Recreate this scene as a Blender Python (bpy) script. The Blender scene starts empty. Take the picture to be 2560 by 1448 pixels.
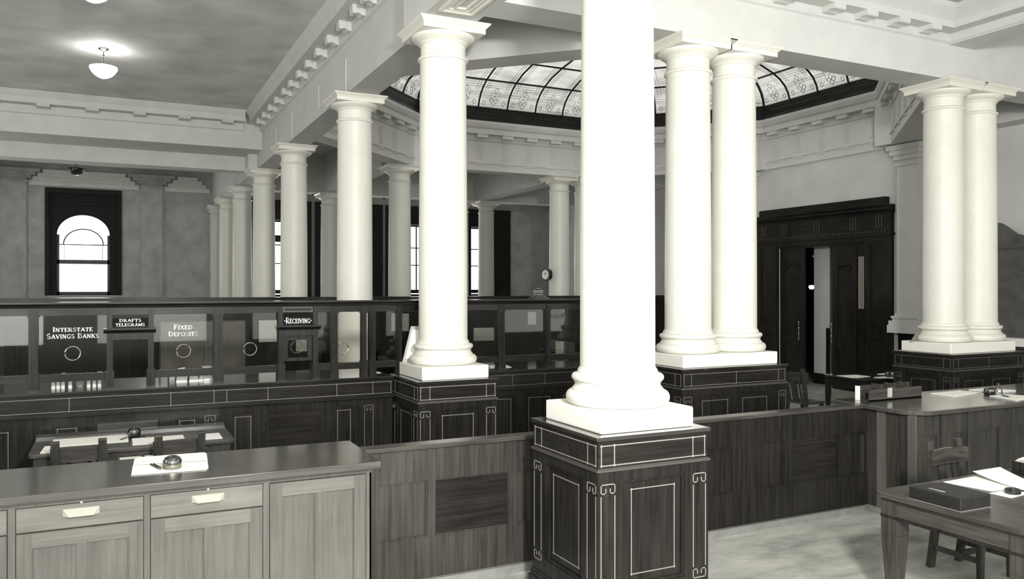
import bpy, math, random
from mathutils import Vector
random.seed(7)
PI = math.pi
SC = bpy.context.scene
COL = SC.collection
# ------------------------------------------------------------------ camera frame (2560x1448 photograph)
YAW = math.radians(26.183); F = 2018.0; CY = 721.0; H = 2.30
S_, C_ = math.sin(YAW), math.cos(YAW)
def ray(px, py):
    t = (px-1280)/F
    return (S_+t*C_, C_-t*S_, (CY-py)/F)
def onY(px, py, Y):
    a, b, c = ray(px, py); d = Y/b; return Vector((a*d, Y, H+c*d))
def onX(px, py, X):
    a, b, c = ray(px, py); d = X/a; return Vector((X, b*d, H+c*d))
def onZ(px, py, z):
    a, b, c = ray(px, py); d = (z-H)/c; return Vector((a*d, b*d, z))
# ------------------------------------------------------------------ materials
def nt(name):
    m = bpy.data.materials.new(name); m.use_nodes = True
    t = m.node_tree; return m, t, t.nodes['Principled BSDF']
def plain(name, col, rough=.6, spec=.5, metal=0.0, noise=0.0, nscale=6.0, bump=0.0, bscale=40.0, coat=0.0):
    m, t, p = nt(name)
    p.inputs['Base Color'].default_value = (*col, 1); p.inputs['Roughness'].default_value = rough
    p.inputs['Specular IOR Level'].default_value = spec; p.inputs['Metallic'].default_value = metal
    p.inputs['Coat Weight'].default_value = coat
    tc = t.nodes.new('ShaderNodeTexCoord')
    if noise:
        n = t.nodes.new('ShaderNodeTexNoise'); n.inputs['Scale'].default_value = nscale; n.inputs['Detail'].default_value = 6
        r = t.nodes.new('ShaderNodeValToRGB')
        r.color_ramp.elements[0].position = .3; r.color_ramp.elements[1].position = .72
        r.color_ramp.elements[0].color = (*[c*(1-noise) for c in col], 1)
        r.color_ramp.elements[1].color = (*[min(1, c*(1+noise)) for c in col], 1)
        t.links.new(tc.outputs['Object'], n.inputs['Vector']); t.links.new(n.outputs['Fac'], r.inputs['Fac'])
        t.links.new(r.outputs['Color'], p.inputs['Base Color'])
    if bump:
        n2 = t.nodes.new('ShaderNodeTexNoise'); n2.inputs['Scale'].default_value = bscale
        b = t.nodes.new('ShaderNodeBump'); b.inputs['Strength'].default_value = bump; b.inputs['Distance'].default_value = .01
        t.links.new(tc.outputs['Object'], n2.inputs['Vector']); t.links.new(n2.outputs['Fac'], b.inputs['Height'])
        t.links.new(b.outputs['Normal'], p.inputs['Normal'])
    return m
def wood(name, dark, light, rough=.3, grain='z', coat=.08, scale=1.0, blot=.5, spec=.28):
    m, t, p = nt(name); p.inputs['Specular IOR Level'].default_value = spec
    tc = t.nodes.new('ShaderNodeTexCoord'); mp = t.nodes.new('ShaderNodeMapping')
    a, b = 34*scale, 1.6*scale
    mp.inputs['Scale'].default_value = {'z': (a, a, b), 'x': (b, a, a), 'y': (a, b, a)}[grain]
    n = t.nodes.new('ShaderNodeTexNoise'); n.inputs['Scale'].default_value = 1.0; n.inputs['Detail'].default_value = 8
    n.inputs['Roughness'].default_value = .62; n.inputs['Distortion'].default_value = .35
    n2 = t.nodes.new('ShaderNodeTexNoise'); n2.inputs['Scale'].default_value = 1.7; n2.inputs['Detail'].default_value = 3
    mx = t.nodes.new('ShaderNodeMix'); mx.data_type = 'FLOAT'; mx.inputs[0].default_value = blot*.6
    r = t.nodes.new('ShaderNodeValToRGB')
    r.color_ramp.elements[0].position = .33; r.color_ramp.elements[1].position = .68
    r.color_ramp.elements[0].color = (*dark, 1); r.color_ramp.elements[1].color = (*light, 1)
    L = t.links
    L.new(tc.outputs['Object'], mp.inputs['Vector']); L.new(mp.outputs['Vector'], n.inputs['Vector'])
    L.new(tc.outputs['Object'], n2.inputs['Vector'])
    L.new(n.outputs['Fac'], mx.inputs[2]); L.new(n2.outputs['Fac'], mx.inputs[3])
    L.new(mx.outputs[0], r.inputs['Fac']); L.new(r.outputs['Color'], p.inputs['Base Color'])
    p.inputs['Roughness'].default_value = rough; p.inputs['Coat Weight'].default_value = coat
    p.inputs['Coat Roughness'].default_value = .12
    return m
def g(v, w=.93): return (v, v*.99, v*w)
M = dict(
    column=plain('column_enamel', (.72, .715, .65), .45, noise=.035, nscale=3, bump=.05, bscale=60),
    stone=plain('plinth_marble', (.82, .81, .745), .4, noise=.02, nscale=4),
    plaster=plain('beam_plaster', (.60, .60, .58), .8, noise=.05, nscale=2.5, bump=.1, bscale=30),
    plaster_pale=plain('wall_plaster', (.58, .58, .56), .85, noise=.07, nscale=1.6, bump=.15, bscale=50),
    plaster_grey=plain('back_wall_paint', (.37, .37, .36), .85, noise=.18, nscale=2.2, bump=.2, bscale=60),
    ceiling=plain('ceiling_paint', (.62, .62, .60), .8, noise=.2, nscale=1.1, bump=.1, bscale=20),
    ceiling_pale=plain('ceiling_pale_paint', (.45, .45, .42), .85, noise=.06, nscale=1.5),
    floor=None,
    dark=wood('mahogany_upright', (.006, .0055, .005), (.027, .025, .022), .3, 'z', spec=.11, coat=.05),
    darkx=wood('mahogany_level', (.006, .0055, .005), (.026, .024, .021), .26, 'x', spec=.13, coat=.06),
    darky=wood('mahogany_depth', (.006, .0055, .005), (.026, .024, .021), .26, 'y', spec=.13, coat=.06),
    top=wood('polished_counter_top', (.008, .0075, .007), (.030, .028, .025), .07, 'x', coat=.9, spec=.5),
    oak=wood('oak_upright', (.062, .060, .053), (.125, .12, .107), .42, 'z', coat=.1, blot=.7),
    oakx=wood('oak_level', (.08, .077, .068), (.17, .163, .145), .42, 'x', coat=.1, blot=.7),
    oaktop=wood('oak_counter_top', (.030, .029, .025), (.085, .081, .072), .2, 'x', coat=.5),
    mid=wood('walnut_upright', (.014, .0135, .012), (.058, .055, .048), .35, 'z'),
    midx=wood('walnut_level', (.020, .019, .017), (.075, .071, .062), .28, 'x'),
    midy=wood('walnut_depth', (.020, .019, .017), (.075, .071, .062), .28, 'y'),
    inlay=plain('pale_inlay', (.21, .205, .185), .5),
    paper=plain('paper', (.86, .86, .80), .7, noise=.02, nscale=5),
    card=plain('grey_card', (.40, .40, .37), .7, noise=.06),
    black=plain('black_enamel', (.012, .012, .012), .25, coat=.4),
    blackboard=plain('sign_black', (.006, .006, .006), .8, spec=.15),
    paint=plain('white_lettering', (.85, .85, .80), .5),
    brass=plain('tarnished_brass', (.35, .33, .27), .3, metal=1.0),
    nickel=plain('nickel', (.65, .64, .58), .2, metal=1.0),
    pull=plain('bone_pull', (.34, .33, .29), .5),
    iron=plain('glazing_bar_iron', (.012, .012, .012), .4),
    leather=plain('black_leather', (.009, .0085, .008), .5, noise=.3, nscale=30, bump=.08, bscale=60),
    void=plain('casing_and_shade_black', (.006, .006, .006), .8),  # black of the arched casing; on vestibule walls, darkness put into the colour
    books=plain('ledger_cloth', (.22, .21, .19), .7, noise=.4, nscale=14),
    cab=plain('dusty_cabinet_varnish', (.085, .083, .078), .6, noise=.3, nscale=5, bump=.2),
    lead=plain('lead_came', (.16, .16, .15), .6),
)
def floor_mat():
    m, t, p = nt('floor_linoleum')
    tc = t.nodes.new('ShaderNodeTexCoord')
    n = t.nodes.new('ShaderNodeTexNoise'); n.inputs['Scale'].default_value = 1.6; n.inputs['Detail'].default_value = 9; n.inputs['Roughness'].default_value = .7
    mp = t.nodes.new('ShaderNodeMapping'); mp.inputs['Scale'].default_value = (1, 2.6, 1)
    r = t.nodes.new('ShaderNodeValToRGB'); r.color_ramp.elements[0].position = .32; r.color_ramp.elements[1].position = .66
    r.color_ramp.elements[0].color = (.25, .25, .23, 1); r.color_ramp.elements[1].color = (.54, .54, .495, 1)
    t.links.new(tc.outputs['Object'], mp.inputs['Vector']); t.links.new(mp.outputs['Vector'], n.inputs['Vector'])
    t.links.new(n.outputs['Fac'], r.inputs['Fac']); t.links.new(r.outputs['Color'], p.inputs['Base Color'])
    p.inputs['Roughness'].default_value = .42
    return m
M['floor'] = floor_mat()
def glass_mat(name, tint=(.9, .9, .88), gloss=.10, rough=.02, haze=0.0):
    m = bpy.data.materials.new(name); m.use_nodes = True; t = m.node_tree; t.nodes.clear()
    o = t.nodes.new('ShaderNodeOutputMaterial'); mx = t.nodes.new('ShaderNodeMixShader')
    tr = t.nodes.new('ShaderNodeBsdfTransparent'); gl = t.nodes.new('ShaderNodeBsdfGlossy'); fr = t.nodes.new('ShaderNodeFresnel')
    tr.inputs['Color'].default_value = (*tint, 1); gl.inputs['Roughness'].default_value = rough; fr.inputs['IOR'].default_value = 1.5
    ad = t.nodes.new('ShaderNodeMath'); ad.operation = 'ADD'; ad.inputs[1].default_value = gloss-.04
    t.links.new(fr.outputs[0], ad.inputs[0]); t.links.new(ad.outputs[0], mx.inputs[0])
    t.links.new(tr.outputs[0], mx.inputs[1]); t.links.new(gl.outputs[0], mx.inputs[2])
    t.links.new(mx.outputs[0], o.inputs['Surface'])
    return m
M['glass'] = glass_mat('counter_glass', (.88, .88, .86), .014)
M['clear'] = glass_mat('inkwell_glass', (.75, .75, .72), .22)
M['pane'] = glass_mat('window_glass', (.97, .97, .95), .05)
def sky_glass():
    m = bpy.data.materials.new('leaded_skylight_glass'); m.use_nodes = True; t = m.node_tree; t.nodes.clear()
    o = t.nodes.new('ShaderNodeOutputMaterial'); tl = t.nodes.new('ShaderNodeBsdfTranslucent'); df = t.nodes.new('ShaderNodeBsdfGlossy')
    df.inputs['Roughness'].default_value = .12; df.inputs['Color'].default_value = (.8, .8, .76, 1)
    mx = t.nodes.new('ShaderNodeMixShader'); mx.inputs[0].default_value = .07
    tc = t.nodes.new('ShaderNodeTexCoord'); mp = t.nodes.new('ShaderNodeMapping'); mp.inputs['Scale'].default_value = (1, 1, 6)
    n = t.nodes.new('ShaderNodeTexNoise'); n.inputs['Scale'].default_value = 1.6; n.inputs['Detail'].default_value = 5
    r = t.nodes.new('ShaderNodeValToRGB'); r.color_ramp.elements[0].position = .3; r.color_ramp.elements[1].position = .65
    r.color_ramp.elements[0].color = (.30, .30, .285, 1); r.color_ramp.elements[1].color = (.50, .50, .475, 1)
    L = t.links
    L.new(tc.outputs['Object'], mp.inputs['Vector']); L.new(mp.outputs['Vector'], n.inputs['Vector']); L.new(n.outputs['Fac'], r.inputs['Fac'])
    L.new(r.outputs['Color'], tl.inputs['Color']); L.new(tl.outputs[0], mx.inputs[1]); L.new(df.outputs[0], mx.inputs[2]); L.new(mx.outputs[0], o.inputs['Surface'])
    return m
M['skyglass'] = sky_glass()
def lamp_mat(name, strength):
    m, t, p = nt(name)
    p.inputs['Base Color'].default_value = (.9, .9, .85, 1); p.inputs['Roughness'].default_value = .3
    p.inputs['Emission Color'].default_value = (1, .99, .93, 1); p.inputs['Emission Strength'].default_value = strength
    return m
M['lamp'] = lamp_mat('opal_lamp_glass', 4.0)
# ------------------------------------------------------------------ mesh builder
class MB:
    def __init__(s): s.v = []; s.f = []
    def add(s, vs, fs):
        o = len(s.v); s.v += [tuple(v) for v in vs]; s.f += [tuple(i+o for i in f) for f in fs]; return s
    def box(s, x0, y0, z0, x1, y1, z1):
        if x0 > x1: x0, x1 = x1, x0
        if y0 > y1: y0, y1 = y1, y0
        if z0 > z1: z0, z1 = z1, z0
        vs = [(x, y, z) for z in (z0, z1) for y in (y0, y1) for x in (x0, x1)]
        return s.add(vs, [(0, 2, 3, 1), (4, 5, 7, 6), (0, 1, 5, 4), (2, 6, 7, 3), (0, 4, 6, 2), (1, 3, 7, 5)])
    def taper(s, x, y, z0, w0, z1, w1, dx=0, dy=0):
        vs = [(x+a*w0/2, y+b*w0/2, z0) for a, b in ((-1, -1), (1, -1), (1, 1), (-1, 1))] + [(x+dx+a*w1/2, y+dy+b*w1/2, z1) for a, b in ((-1, -1), (1, -1), (1, 1), (-1, 1))]
        return s.add(vs, [(0, 3, 2, 1), (4, 5, 6, 7)]+[(i, (i+1) % 4, 4+(i+1) % 4, 4+i) for i in range(4)])
    def lathe(s, prof, cx, cy, n=48, z=0, sx=1.0):
        k = len(prof); o = []
        for r, h in prof:
            for i in range(n):
                a = 2*PI*i/n; o.append((cx+r*sx*math.cos(a), cy+r*math.sin(a), z+h))
        fs = [(j*n+i, j*n+(i+1) % n, (j+1)*n+(i+1) % n, (j+1)*n+i) for j in range(k-1) for i in range(n)]
        fs += [tuple(range(n-1, -1, -1)), tuple((k-1)*n+i for i in range(n))]
        return s.add(o, fs)
    def prism(s, poly, z0, z1):
        n = len(poly)
        if sum(poly[i][0]*poly[(i+1) % n][1]-poly[(i+1) % n][0]*poly[i][1] for i in range(n)) < 0: poly = poly[::-1]
        return s.add([(x, y, z0) for x, y in poly]+[(x, y, z1) for x, y in poly],
                     [tuple(range(n-1, -1, -1)), tuple(range(n, 2*n))]+[(i, (i+1) % n, n+(i+1) % n, n+i) for i in range(n)])
    def sweep(s, path, prof, closed=False):
        """prof = closed polygon of (offset to the LEFT of the path, z); mitred corners"""
        n = len(path); k = len(prof); rings = []
        for i in range(n):
            p = Vector(path[i][:2])
            def nrm(a, b):
                d = (Vector(b[:2])-Vector(a[:2])).normalized(); return Vector((-d.y, d.x))
            if closed or 0 < i < n-1:
                n1 = nrm(path[i-1], path[i]); n2 = nrm(path[i], path[(i+1) % n]); m = (n1+n2); m = m/(m.dot(n1)) if m.length > 1e-6 else n1
                m = m*(1.0 if True else 0)
            else: m = nrm(path[0], path[1]) if i == 0 else nrm(path[-2], path[-1])
            rings.append([(p.x+m.x*o, p.y+m.y*o, z) for o, z in prof])
        vs = [v for r in rings for v in r]; fs = []
        for i in range(n if closed else n-1):
            j = (i+1) % n
            for a in range(k):
                b = (a+1) % k; fs.append((i*k+a, i*k+b, j*k+b, j*k+a))
        if not closed: fs += [tuple(range(k-1, -1, -1)), tuple((n-1)*k+a for a in range(k))]
        return s.add(vs, fs)
    def tube(s, pts, r, n=8):
        pts = [Vector(p) for p in pts]; rings = []
        for i, p in enumerate(pts):
            d = (pts[min(i+1, len(pts)-1)]-pts[max(i-1, 0)]).normalized()
            u = d.cross(Vector((0, 0, 1)));  u = u if u.length > 1e-3 else d.cross(Vector((1, 0, 0))); u.normalize(); w = d.cross(u)
            rings.append([p+(u*math.cos(2*PI*a/n)+w*math.sin(2*PI*a/n))*r for a in range(n)])
        vs = [v for q in rings for v in q]; m = len(pts)
        fs = [(i*n+a, i*n+(a+1) % n, (i+1)*n+(a+1) % n, (i+1)*n+a) for i in range(m-1) for a in range(n)]
        fs += [tuple(range(n-1, -1, -1)), tuple((m-1)*n+a for a in range(n))]
        return s.add(vs, fs)
    def bar(s, a, b, w, h, up=(0, 0, 1)):
        a, b = Vector(a), Vector(b); d = (b-a).normalized(); u = d.cross(Vector(up)).normalized(); v = u.cross(d)
        vs = [q+u*(i*w/2)+v*(j*h/2) for q in (a, b) for i, j in ((-1, -1), (1, -1), (1, 1), (-1, 1))]
        return s.add(vs, [(0, 3, 2, 1), (4, 5, 6, 7)]+[(i, (i+1) % 4, 4+(i+1) % 4, 4+i) for i in range(4)])
    def slab(s, corners, th):
        """thin solid from coplanar corners, thickened downwards by th"""
        cs = [Vector(c) for c in corners]; nr = (cs[1]-cs[0]).cross(cs[2]-cs[0]).normalized()
        if nr.z < 0: cs.reverse(); nr = -nr
        n = len(cs)
        return s.add(cs+[c-nr*th for c in cs], [tuple(range(n)), tuple(range(2*n-1, n-1, -1))]+[(i, n+i, n+(i+1) % n, (i+1) % n) for i in range(n)])
    def build(s, name, mat, parent=None, origin=None, smooth=False, bevel=0.0):
        og = Vector((0, 0, 0)); p = parent
        while p is not None: og += p.location; p = p.parent
        if parent is None and s.v:
            og = Vector(origin) if origin is not None else Vector((sum(v[0] for v in s.v)/len(s.v), sum(v[1] for v in s.v)/len(s.v), min(v[2] for v in s.v)))
        me = bpy.data.meshes.new(name); me.from_pydata([tuple(Vector(v)-og) for v in s.v], [], s.f); me.update()
        me.materials.append(M[mat] if isinstance(mat, str) else mat)
        if smooth:
            for q in me.polygons: q.use_smooth = True
        o = bpy.data.objects.new(name, me); COL.objects.link(o)
        if parent is not None: o.parent = parent
        else: o.location = og
        if smooth:
            me.set_sharp_from_angle(angle=math.radians(38))
        if bevel:
            b = o.modifiers.new('bevel', 'BEVEL'); b.width = bevel; b.segments = 2; b.limit_method = 'ANGLE'
        return o
def thing(name, label, cat, loc=(0, 0, 0), group=None):
    o = bpy.data.objects.new(name, None); COL.objects.link(o); o.location = loc; o.empty_display_size = .2
    return tag(o, label, cat, group)
def tag(o, label, cat, group=None, kind=None):
    o['label'] = label; o['category'] = cat
    if group: o['group'] = group
    if kind: o['kind'] = kind
    return o
def struct(o): o['kind'] = 'structure'; return o
def sempty(name, loc=(0, 0, 0)):
    o = bpy.data.objects.new(name, None); COL.objects.link(o); o.location = loc; o['kind'] = 'structure'; return o
def dup(r, loc=None, rot=None, label=None, parent=None):
    c = r.copy(); COL.objects.link(c); c.parent = parent
    if loc is not None: c.location = loc
    if rot is not None: c.rotation_euler = (0, 0, rot)
    if label: c['label'] = label
    for ch in r.children: dup(ch, parent=c)
    return c
# faces: map (u, v, w) with w out of the face
class Face:
    def __init__(s, kind, pos): s.k = kind; s.p = pos
    def pt(s, u, v, w):
        if s.k == '-y': return (u, s.p-w, v)
        if s.k == '-x': return (s.p-w, u, v)
        if s.k == '+x': return (s.p+w, u, v)
        if s.k == '+y': return (u, s.p+w, v)
    def box(s, m, u0, v0, u1, v1, w0, w1):
        a = s.pt(u0, v0, w0); b = s.pt(u1, v1, w1); m.box(*a, *b)
def panelled(m, F_, u0, v0, u1, v1, panels, depth=.02, back=.03, mould=.014):
    """slab with recessed panels: cells between the panel cut lines"""
    us = sorted({u0, u1, *[p[0] for p in panels], *[p[2] for p in panels]}); vs = sorted({v0, v1, *[p[1] for p in panels], *[p[3] for p in panels]})
    F_.box(m, u0, v0, u1, v1, -depth-back, -depth)
    for i in range(len(us)-1):
        run = None
        for j in range(len(vs)-1):
            c = ((us[i]+us[i+1])/2, (vs[j]+vs[j+1])/2)
            inside = any(p[0] < c[0] < p[2] and p[1] < c[1] < p[3] for p in panels)
            if not inside:
                if run is None: run = vs[j]
            if (inside or j == len(vs)-2) and run is not None:
                F_.box(m, us[i], run, us[i+1], vs[j] if inside else vs[j+1], -depth, 0); run = None
    for a, b, c, d in panels:
        for q in ((a, b, c, b+mould), (a, d-mould, c, d), (a, b+mould, a+mould, d-mould), (c-mould, b+mould, c, d-mould)):
            F_.box(m, *q, -depth, -depth*.35)
def inlay_rect(m, F_, u0, v0, u1, v1, t=.008, w=.002, dots=True, cuts=()):
    for q in ((u0, v0-t/2, u1, v0+t/2), (u0, v1-t/2, u1, v1+t/2)): F_.box(m, *q, -.002, w)
    for u in (u0, u1, *cuts): F_.box(m, u-t/2, v0, u+t/2, v1, -.002, w*.9)
    if dots:
        for u in (u0, u1, *cuts):
            for v in (v0, v1): F_.box(m, u-t, v-t, u+t, v+t, -.002, w*1.3)
def meander(m, F_, u0, v0, u1, v1, t=.007, w=.002):
    """two upright lines closed at both ends by a key pattern"""
    W = u1-u0; h = W*.55
    B = lambda a, b, c, d: F_.box(m, min(a, c)-t/2, min(b, d)-t/2, max(a, c)+t/2, max(b, d)+t/2, -.002, w)
    for s, e in ((1, v1), (-1, v0)):
        B(u0, e, u1, e)
        for u, d in ((u0, 1), (u1, -1)):
            B(u, e, u, e-s*h); B(u, e-s*h, u+d*W*.34, e-s*h); B(u+d*W*.34, e-s*h, u+d*W*.34, e-s*h*.5)
    for u in (u0, u1): B(u, v0+h*1.35, u, v1-h*1.35)
# ------------------------------------------------------------------ Roman lettering drawn with strokes
def _arc(cx, cy, rx, ry, a0, a1, n=9): return [(cx+rx*math.cos(math.radians(a0+(a1-a0)*i/n)), cy+ry*math.sin(math.radians(a0+(a1-a0)*i/n))) for i in range(n+1)]
TK, TN = .18, .10
GL = {  # width, strokes (polyline, thickness), serif points
 'I': (.30, [([(.15, 0), (.15, 1)], TK)], [(.15, 0), (.15, 1)]),
 'E': (.62, [([(.15, 0), (.15, 1)], TK), ([(.1, .96), (.58, .96)], TN), ([(.15, .5), (.46, .5)], TN), ([(.1, .04), (.6, .04)], TN), ([(.57, 0), (.57, .2)], TN), ([(.55, 1), (.55, .82)], TN)], [(.12, 0), (.12, 1)]),
 'F': (.58, [([(.15, 0), (.15, 1)], TK), ([(.1, .96), (.56, .96)], TN), ([(.15, .5), (.44, .5)], TN), ([(.54, 1), (.54, .8)], TN)], [(.15, 0), (.12, 1)]),
 'T': (.66, [([(.33, 0), (.33, 1)], TK), ([(.02, .96), (.64, .96)], TN), ([(.04, 1), (.04, .78)], TN), ([(.62, 1), (.62, .78)], TN)], [(.33, 0)]),
 'N': (.78, [([(.13, 0), (.13, 1)], TN), ([(.13, 1), (.65, 0)], TK), ([(.65, 0), (.65, 1)], TN)], [(.13, 0), (.1, 1), (.65, 1)]),
 'M': (.92, [([(.12, 0), (.12, 1)], TN), ([(.12, 1), (.45, .12)], TK), ([(.45, .12), (.78, 1)], TN), ([(.78, 0), (.78, 1)], TK)], [(.12, 0), (.78, 0), (.1, 1), (.8, 1)]),
 'A': (.76, [([(.08, 0), (.38, 1)], TN), ([(.38, 1), (.68, 0)], TK), ([(.2, .33), (.58, .33)], TN)], [(.08, 0), (.68, 0)]),
 'V': (.76, [([(.08, 1), (.38, 0)], TK), ([(.38, 0), (.68, 1)], TN)], [(.08, 1), (.68, 1)]),
 'X': (.76, [([(.08, 1), (.68, 0)], TK), ([(.08, 0), (.68, 1)], TN)], [(.08, 1), (.68, 1), (.08, 0), (.68, 0)]),
 'K': (.76, [([(.15, 0), (.15, 1)], TK), ([(.18, .42), (.64, 1)], TN), ([(.32, .56), (.68, 0)], TK)], [(.15, 0), (.15, 1), (.64, 1), (.68, 0)]),
 'D': (.78, [([(.15, 0), (.15, 1)], TK), ([(.15, .96), (.34, .96)]+_arc(.34, .5, .33, .46, 90, -90)+[(.15, .04)], TN*1.5)], [(.12, 0), (.12, 1)]),
 'L': (.60, [([(.15, 0), (.15, 1)], TK), ([(.1, .04), (.56, .04)], TN), ([(.54, 0), (.54, .22)], TN)], [(.12, 0), (.15, 1)]),
 'O': (.84, [(_arc(.41, .5, .33, .46, 0, 360, 18), TN*1.6)], []),
 'C': (.72, [(_arc(.42, .5, .34, .46, 48, 312, 14), TN*1.5), ([(.65, 1), (.65, .78)], TN)], []),
 'G': (.80, [(_arc(.42, .5, .34, .46, 48, 300, 14), TN*1.5), ([(.66, 1), (.66, .78)], TN), ([(.64, .04), (.64, .42)], TK)], [(.64, .42)]),
 'B': (.68, [([(.15, 0), (.15, 1)], TK), ([(.15, .96), (.34, .96)]+_arc(.34, .74, .2, .22, 90, -90)+[(.15, .52)], TN*1.3), ([(.15, .52), (.36, .52)]+_arc(.36, .28, .24, .24, 90, -90)+[(.15, .04)], TN*1.4)], [(.12, 0), (.12, 1)]),
 'P': (.66, [([(.15, 0), (.15, 1)], TK), ([(.15, .96), (.34, .96)]+_arc(.34, .71, .25, .25, 90, -90)+[(.15, .46)], TN*1.4)], [(.15, 0), (.12, 1)]),
 'R': (.74, [([(.15, 0), (.15, 1)], TK), ([(.15, .96), (.34, .96)]+_arc(.34, .72, .23, .24, 90, -90)+[(.15, .48)], TN*1.4), ([(.34, .48), (.66, 0)], TK)], [(.15, 0), (.12, 1), (.67, 0)]),
 'S': (.60, [(_arc(.3, .73, .2, .23, 40, 270, 9)+_arc(.3, .27, .22, .23, 90, -140, 9), TN*1.7)], []),
 '.': (.24, [([(.06, .46), (.18, .46)], TK)], []), ',': (.2, [([(.1, .1), (.04, -.16)], TN*1.3)], []), ' ': (.34, [], []),
}
def lettering(m, F_, text, uc, v0, cap, small=.78, flip=1, width=None, w=.004):
    """text drawn on a face: capitals at height cap, lower-case letters as small capitals"""
    adv = 0; items = []
    for ch in text:
        k = cap if (ch.isupper() or not ch.isalpha()) else cap*small
        wd, st, sf = GL[ch.upper()]; items.append((adv, k, st, sf)); adv += (wd+.08)*k
    sx = (width/adv) if width else 1.0
    def seg(a, b, th, k, x0):
        d = Vector((b[0]-a[0], b[1]-a[1])); L = d.length
        if L < 1e-5: return
        d /= L; nn = Vector((-d.y, d.x))*th/2; e = d*th*.18
        q = [Vector(a)-e+nn, Vector(a)-e-nn, Vector(b)+e-nn, Vector(b)+e+nn]
        P = [(uc+flip*((x0+c.x*k)-adv/2)*sx, v0+c.y*k) for c in q]
        vs = [F_.pt(u, v, 0) for u, v in P]+[F_.pt(u, v, w) for u, v in P]
        m.add(vs, [(0, 1, 2, 3), (7, 6, 5, 4)]+[(i, 4+i, 4+(i+1) % 4, (i+1) % 4) for i in range(4)])
    for x0, k, st, sf in items:
        for pl, th in st:
            for a, b in zip(pl[:-1], pl[1:]): seg(a, b, th, k, x0)
        for x, y in sf:
            yy = .03 if y < .3 else (.97 if y > .7 else y); seg((x-.13, yy), (x+.13, yy), .06, k, x0)
# ================================================================== SETTING
XL, XR, YN, YB = -5.2, 14.7, -5.0, 31.0      # left wall, right wall, near wall, back wall
ZC = H+4.15                                   # ceiling of the long bay
ZA_ = H+2.965                                 # underside of the architraves
m = MB(); m.box(XL-.3, YN-.3, -.12, XR+4.5, YB+.3, 0); struct(m.build('floor', 'floor'))
# octagonal light well
OCT = [(3.61, 10.82), (6.4, 8.03), (10.88, 8.03), (14.65, 11.8), (14.65, 15.35), (11.4, 18.6), (6.5, 18.6), (3.61, 15.71)]   # anticlockwise, inner face
def inset(poly, d):
    n = len(poly); L = []
    for i in range(n):
        a, b = Vector(poly[i]), Vector(poly[(i+1) % n]); t = (b-a).normalized(); nn = Vector((-t.y, t.x)); L.append((a+nn*d, t))
    out = []
    for i in range(n):
        p, t = L[i-1]; q, r = L[i]; dn = t.x*r.y-t.y*r.x; k = ((q-p).x*r.y-(q-p).y*r.x)/dn; out.append(tuple(p+t*k))
    return out
# ceilings
m = MB()
m.box(XL-.3, YN-.3, ZC, 3.4, YB+.3, ZC+.15)
struct(m.build('ceiling', 'ceiling'))
m = MB()
m.box(3.4, 18.9, ZC, XR+.3, YB+.3, ZC+.15)
bx0, by0, bx1, by1 = 3.4, 7.78, XR+.3, 18.9
m.prism([(bx0, by0), (6.4, by0), (6.4, 8.03), (3.61, 10.82), (bx0, 10.82)], ZC, ZC+.15)
m.prism([(bx1, by0), (bx1, 11.8), (14.65, 11.8), (10.88, 8.03), (10.88, by0)], ZC, ZC+.15)
m.prism([(bx1, by1), (11.4, by1), (11.4, 18.6), (14.65, 15.35), (bx1, 15.35)], ZC, ZC+.15)
m.prism([(bx0, by1), (bx0, 15.71), (3.61, 15.71), (6.5, 18.6), (6.5, by1)], ZC, ZC+.15)
struct(m.build('ceiling', 'plaster_pale'))
m = MB(); m.box(3.4, YN-.3, H+3.86, XR+.3, 7.78, H+4.0); struct(m.build('ceiling', 'ceiling_pale'))
# outer walls
m = MB(); m.box(XL-.3, YN, 0, XL, YB, ZC); struct(m.build('wall_left', 'plaster_grey'))
def holes(m, F_, u0, v0, u1, v1, hs, th):
    us = sorted({u0, u1, *[h[0] for h in hs], *[h[2] for h in hs]}); vs = sorted({v0, v1, *[h[1] for h in hs], *[h[3] for h in hs]})
    for i in range(len(us)-1):
        for j in range(len(vs)-1):
            cu, cv = (us[i]+us[i+1])/2, (vs[j]+vs[j+1])/2
            if not any(h[0] < cu < h[2] and h[1] < cv < h[3] for h in hs): F_.box(m, us[i], vs[j], us[i+1], vs[j+1], -th, 0)
# near wall behind the camera: tall windows let the daylight in
nh = [(-4.2, .9, -1.6, 5.6), (-.4, .9, 2.2, 5.6), (3.4, .9, 6.0, 5.6), (7.2, .9, 9.8, 5.6), (11.0, .9, 13.6, 5.6)]
m = MB(); holes(m, Face('+y', YN), XL-.3, 0, XR+.3, ZC, nh, .3); struct(m.build('wall_near', 'plaster_pale'))
# back wall
WZ0, WZ1 = H-.24, H+3.3
bw = [(-2.02, WZ0, .13, WZ1)]
grp = [(4.05, 6.70), (6.84, 9.50), (9.63, 12.38), (12.5, 15.12)]
for a, b in grp: bw.append(((a+b)/2-.55, H-.24, (a+b)/2+.55, H+2.62))
bw = [q if q[2] < XR+1.2 else q for q in bw]
m = MB(); holes(m, Face('-y', YB), XL-.3, 0, XR+2.8, ZC, bw, .35); struct(m.build('wall_back', 'plaster_grey'))
# the back of the hall widens past the right wall line
m = MB(); m.box(XR+2.5, 20.5, 0, XR+2.8, YB, ZC); m.box(XR, 20.2, 0, XR+2.8, 20.5, ZC); m.box(XR+.3, 20.5, ZC, XR+2.8, YB+.3, ZC+.15)
struct(m.build('wall_back_right', 'plaster_pale'))
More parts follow.
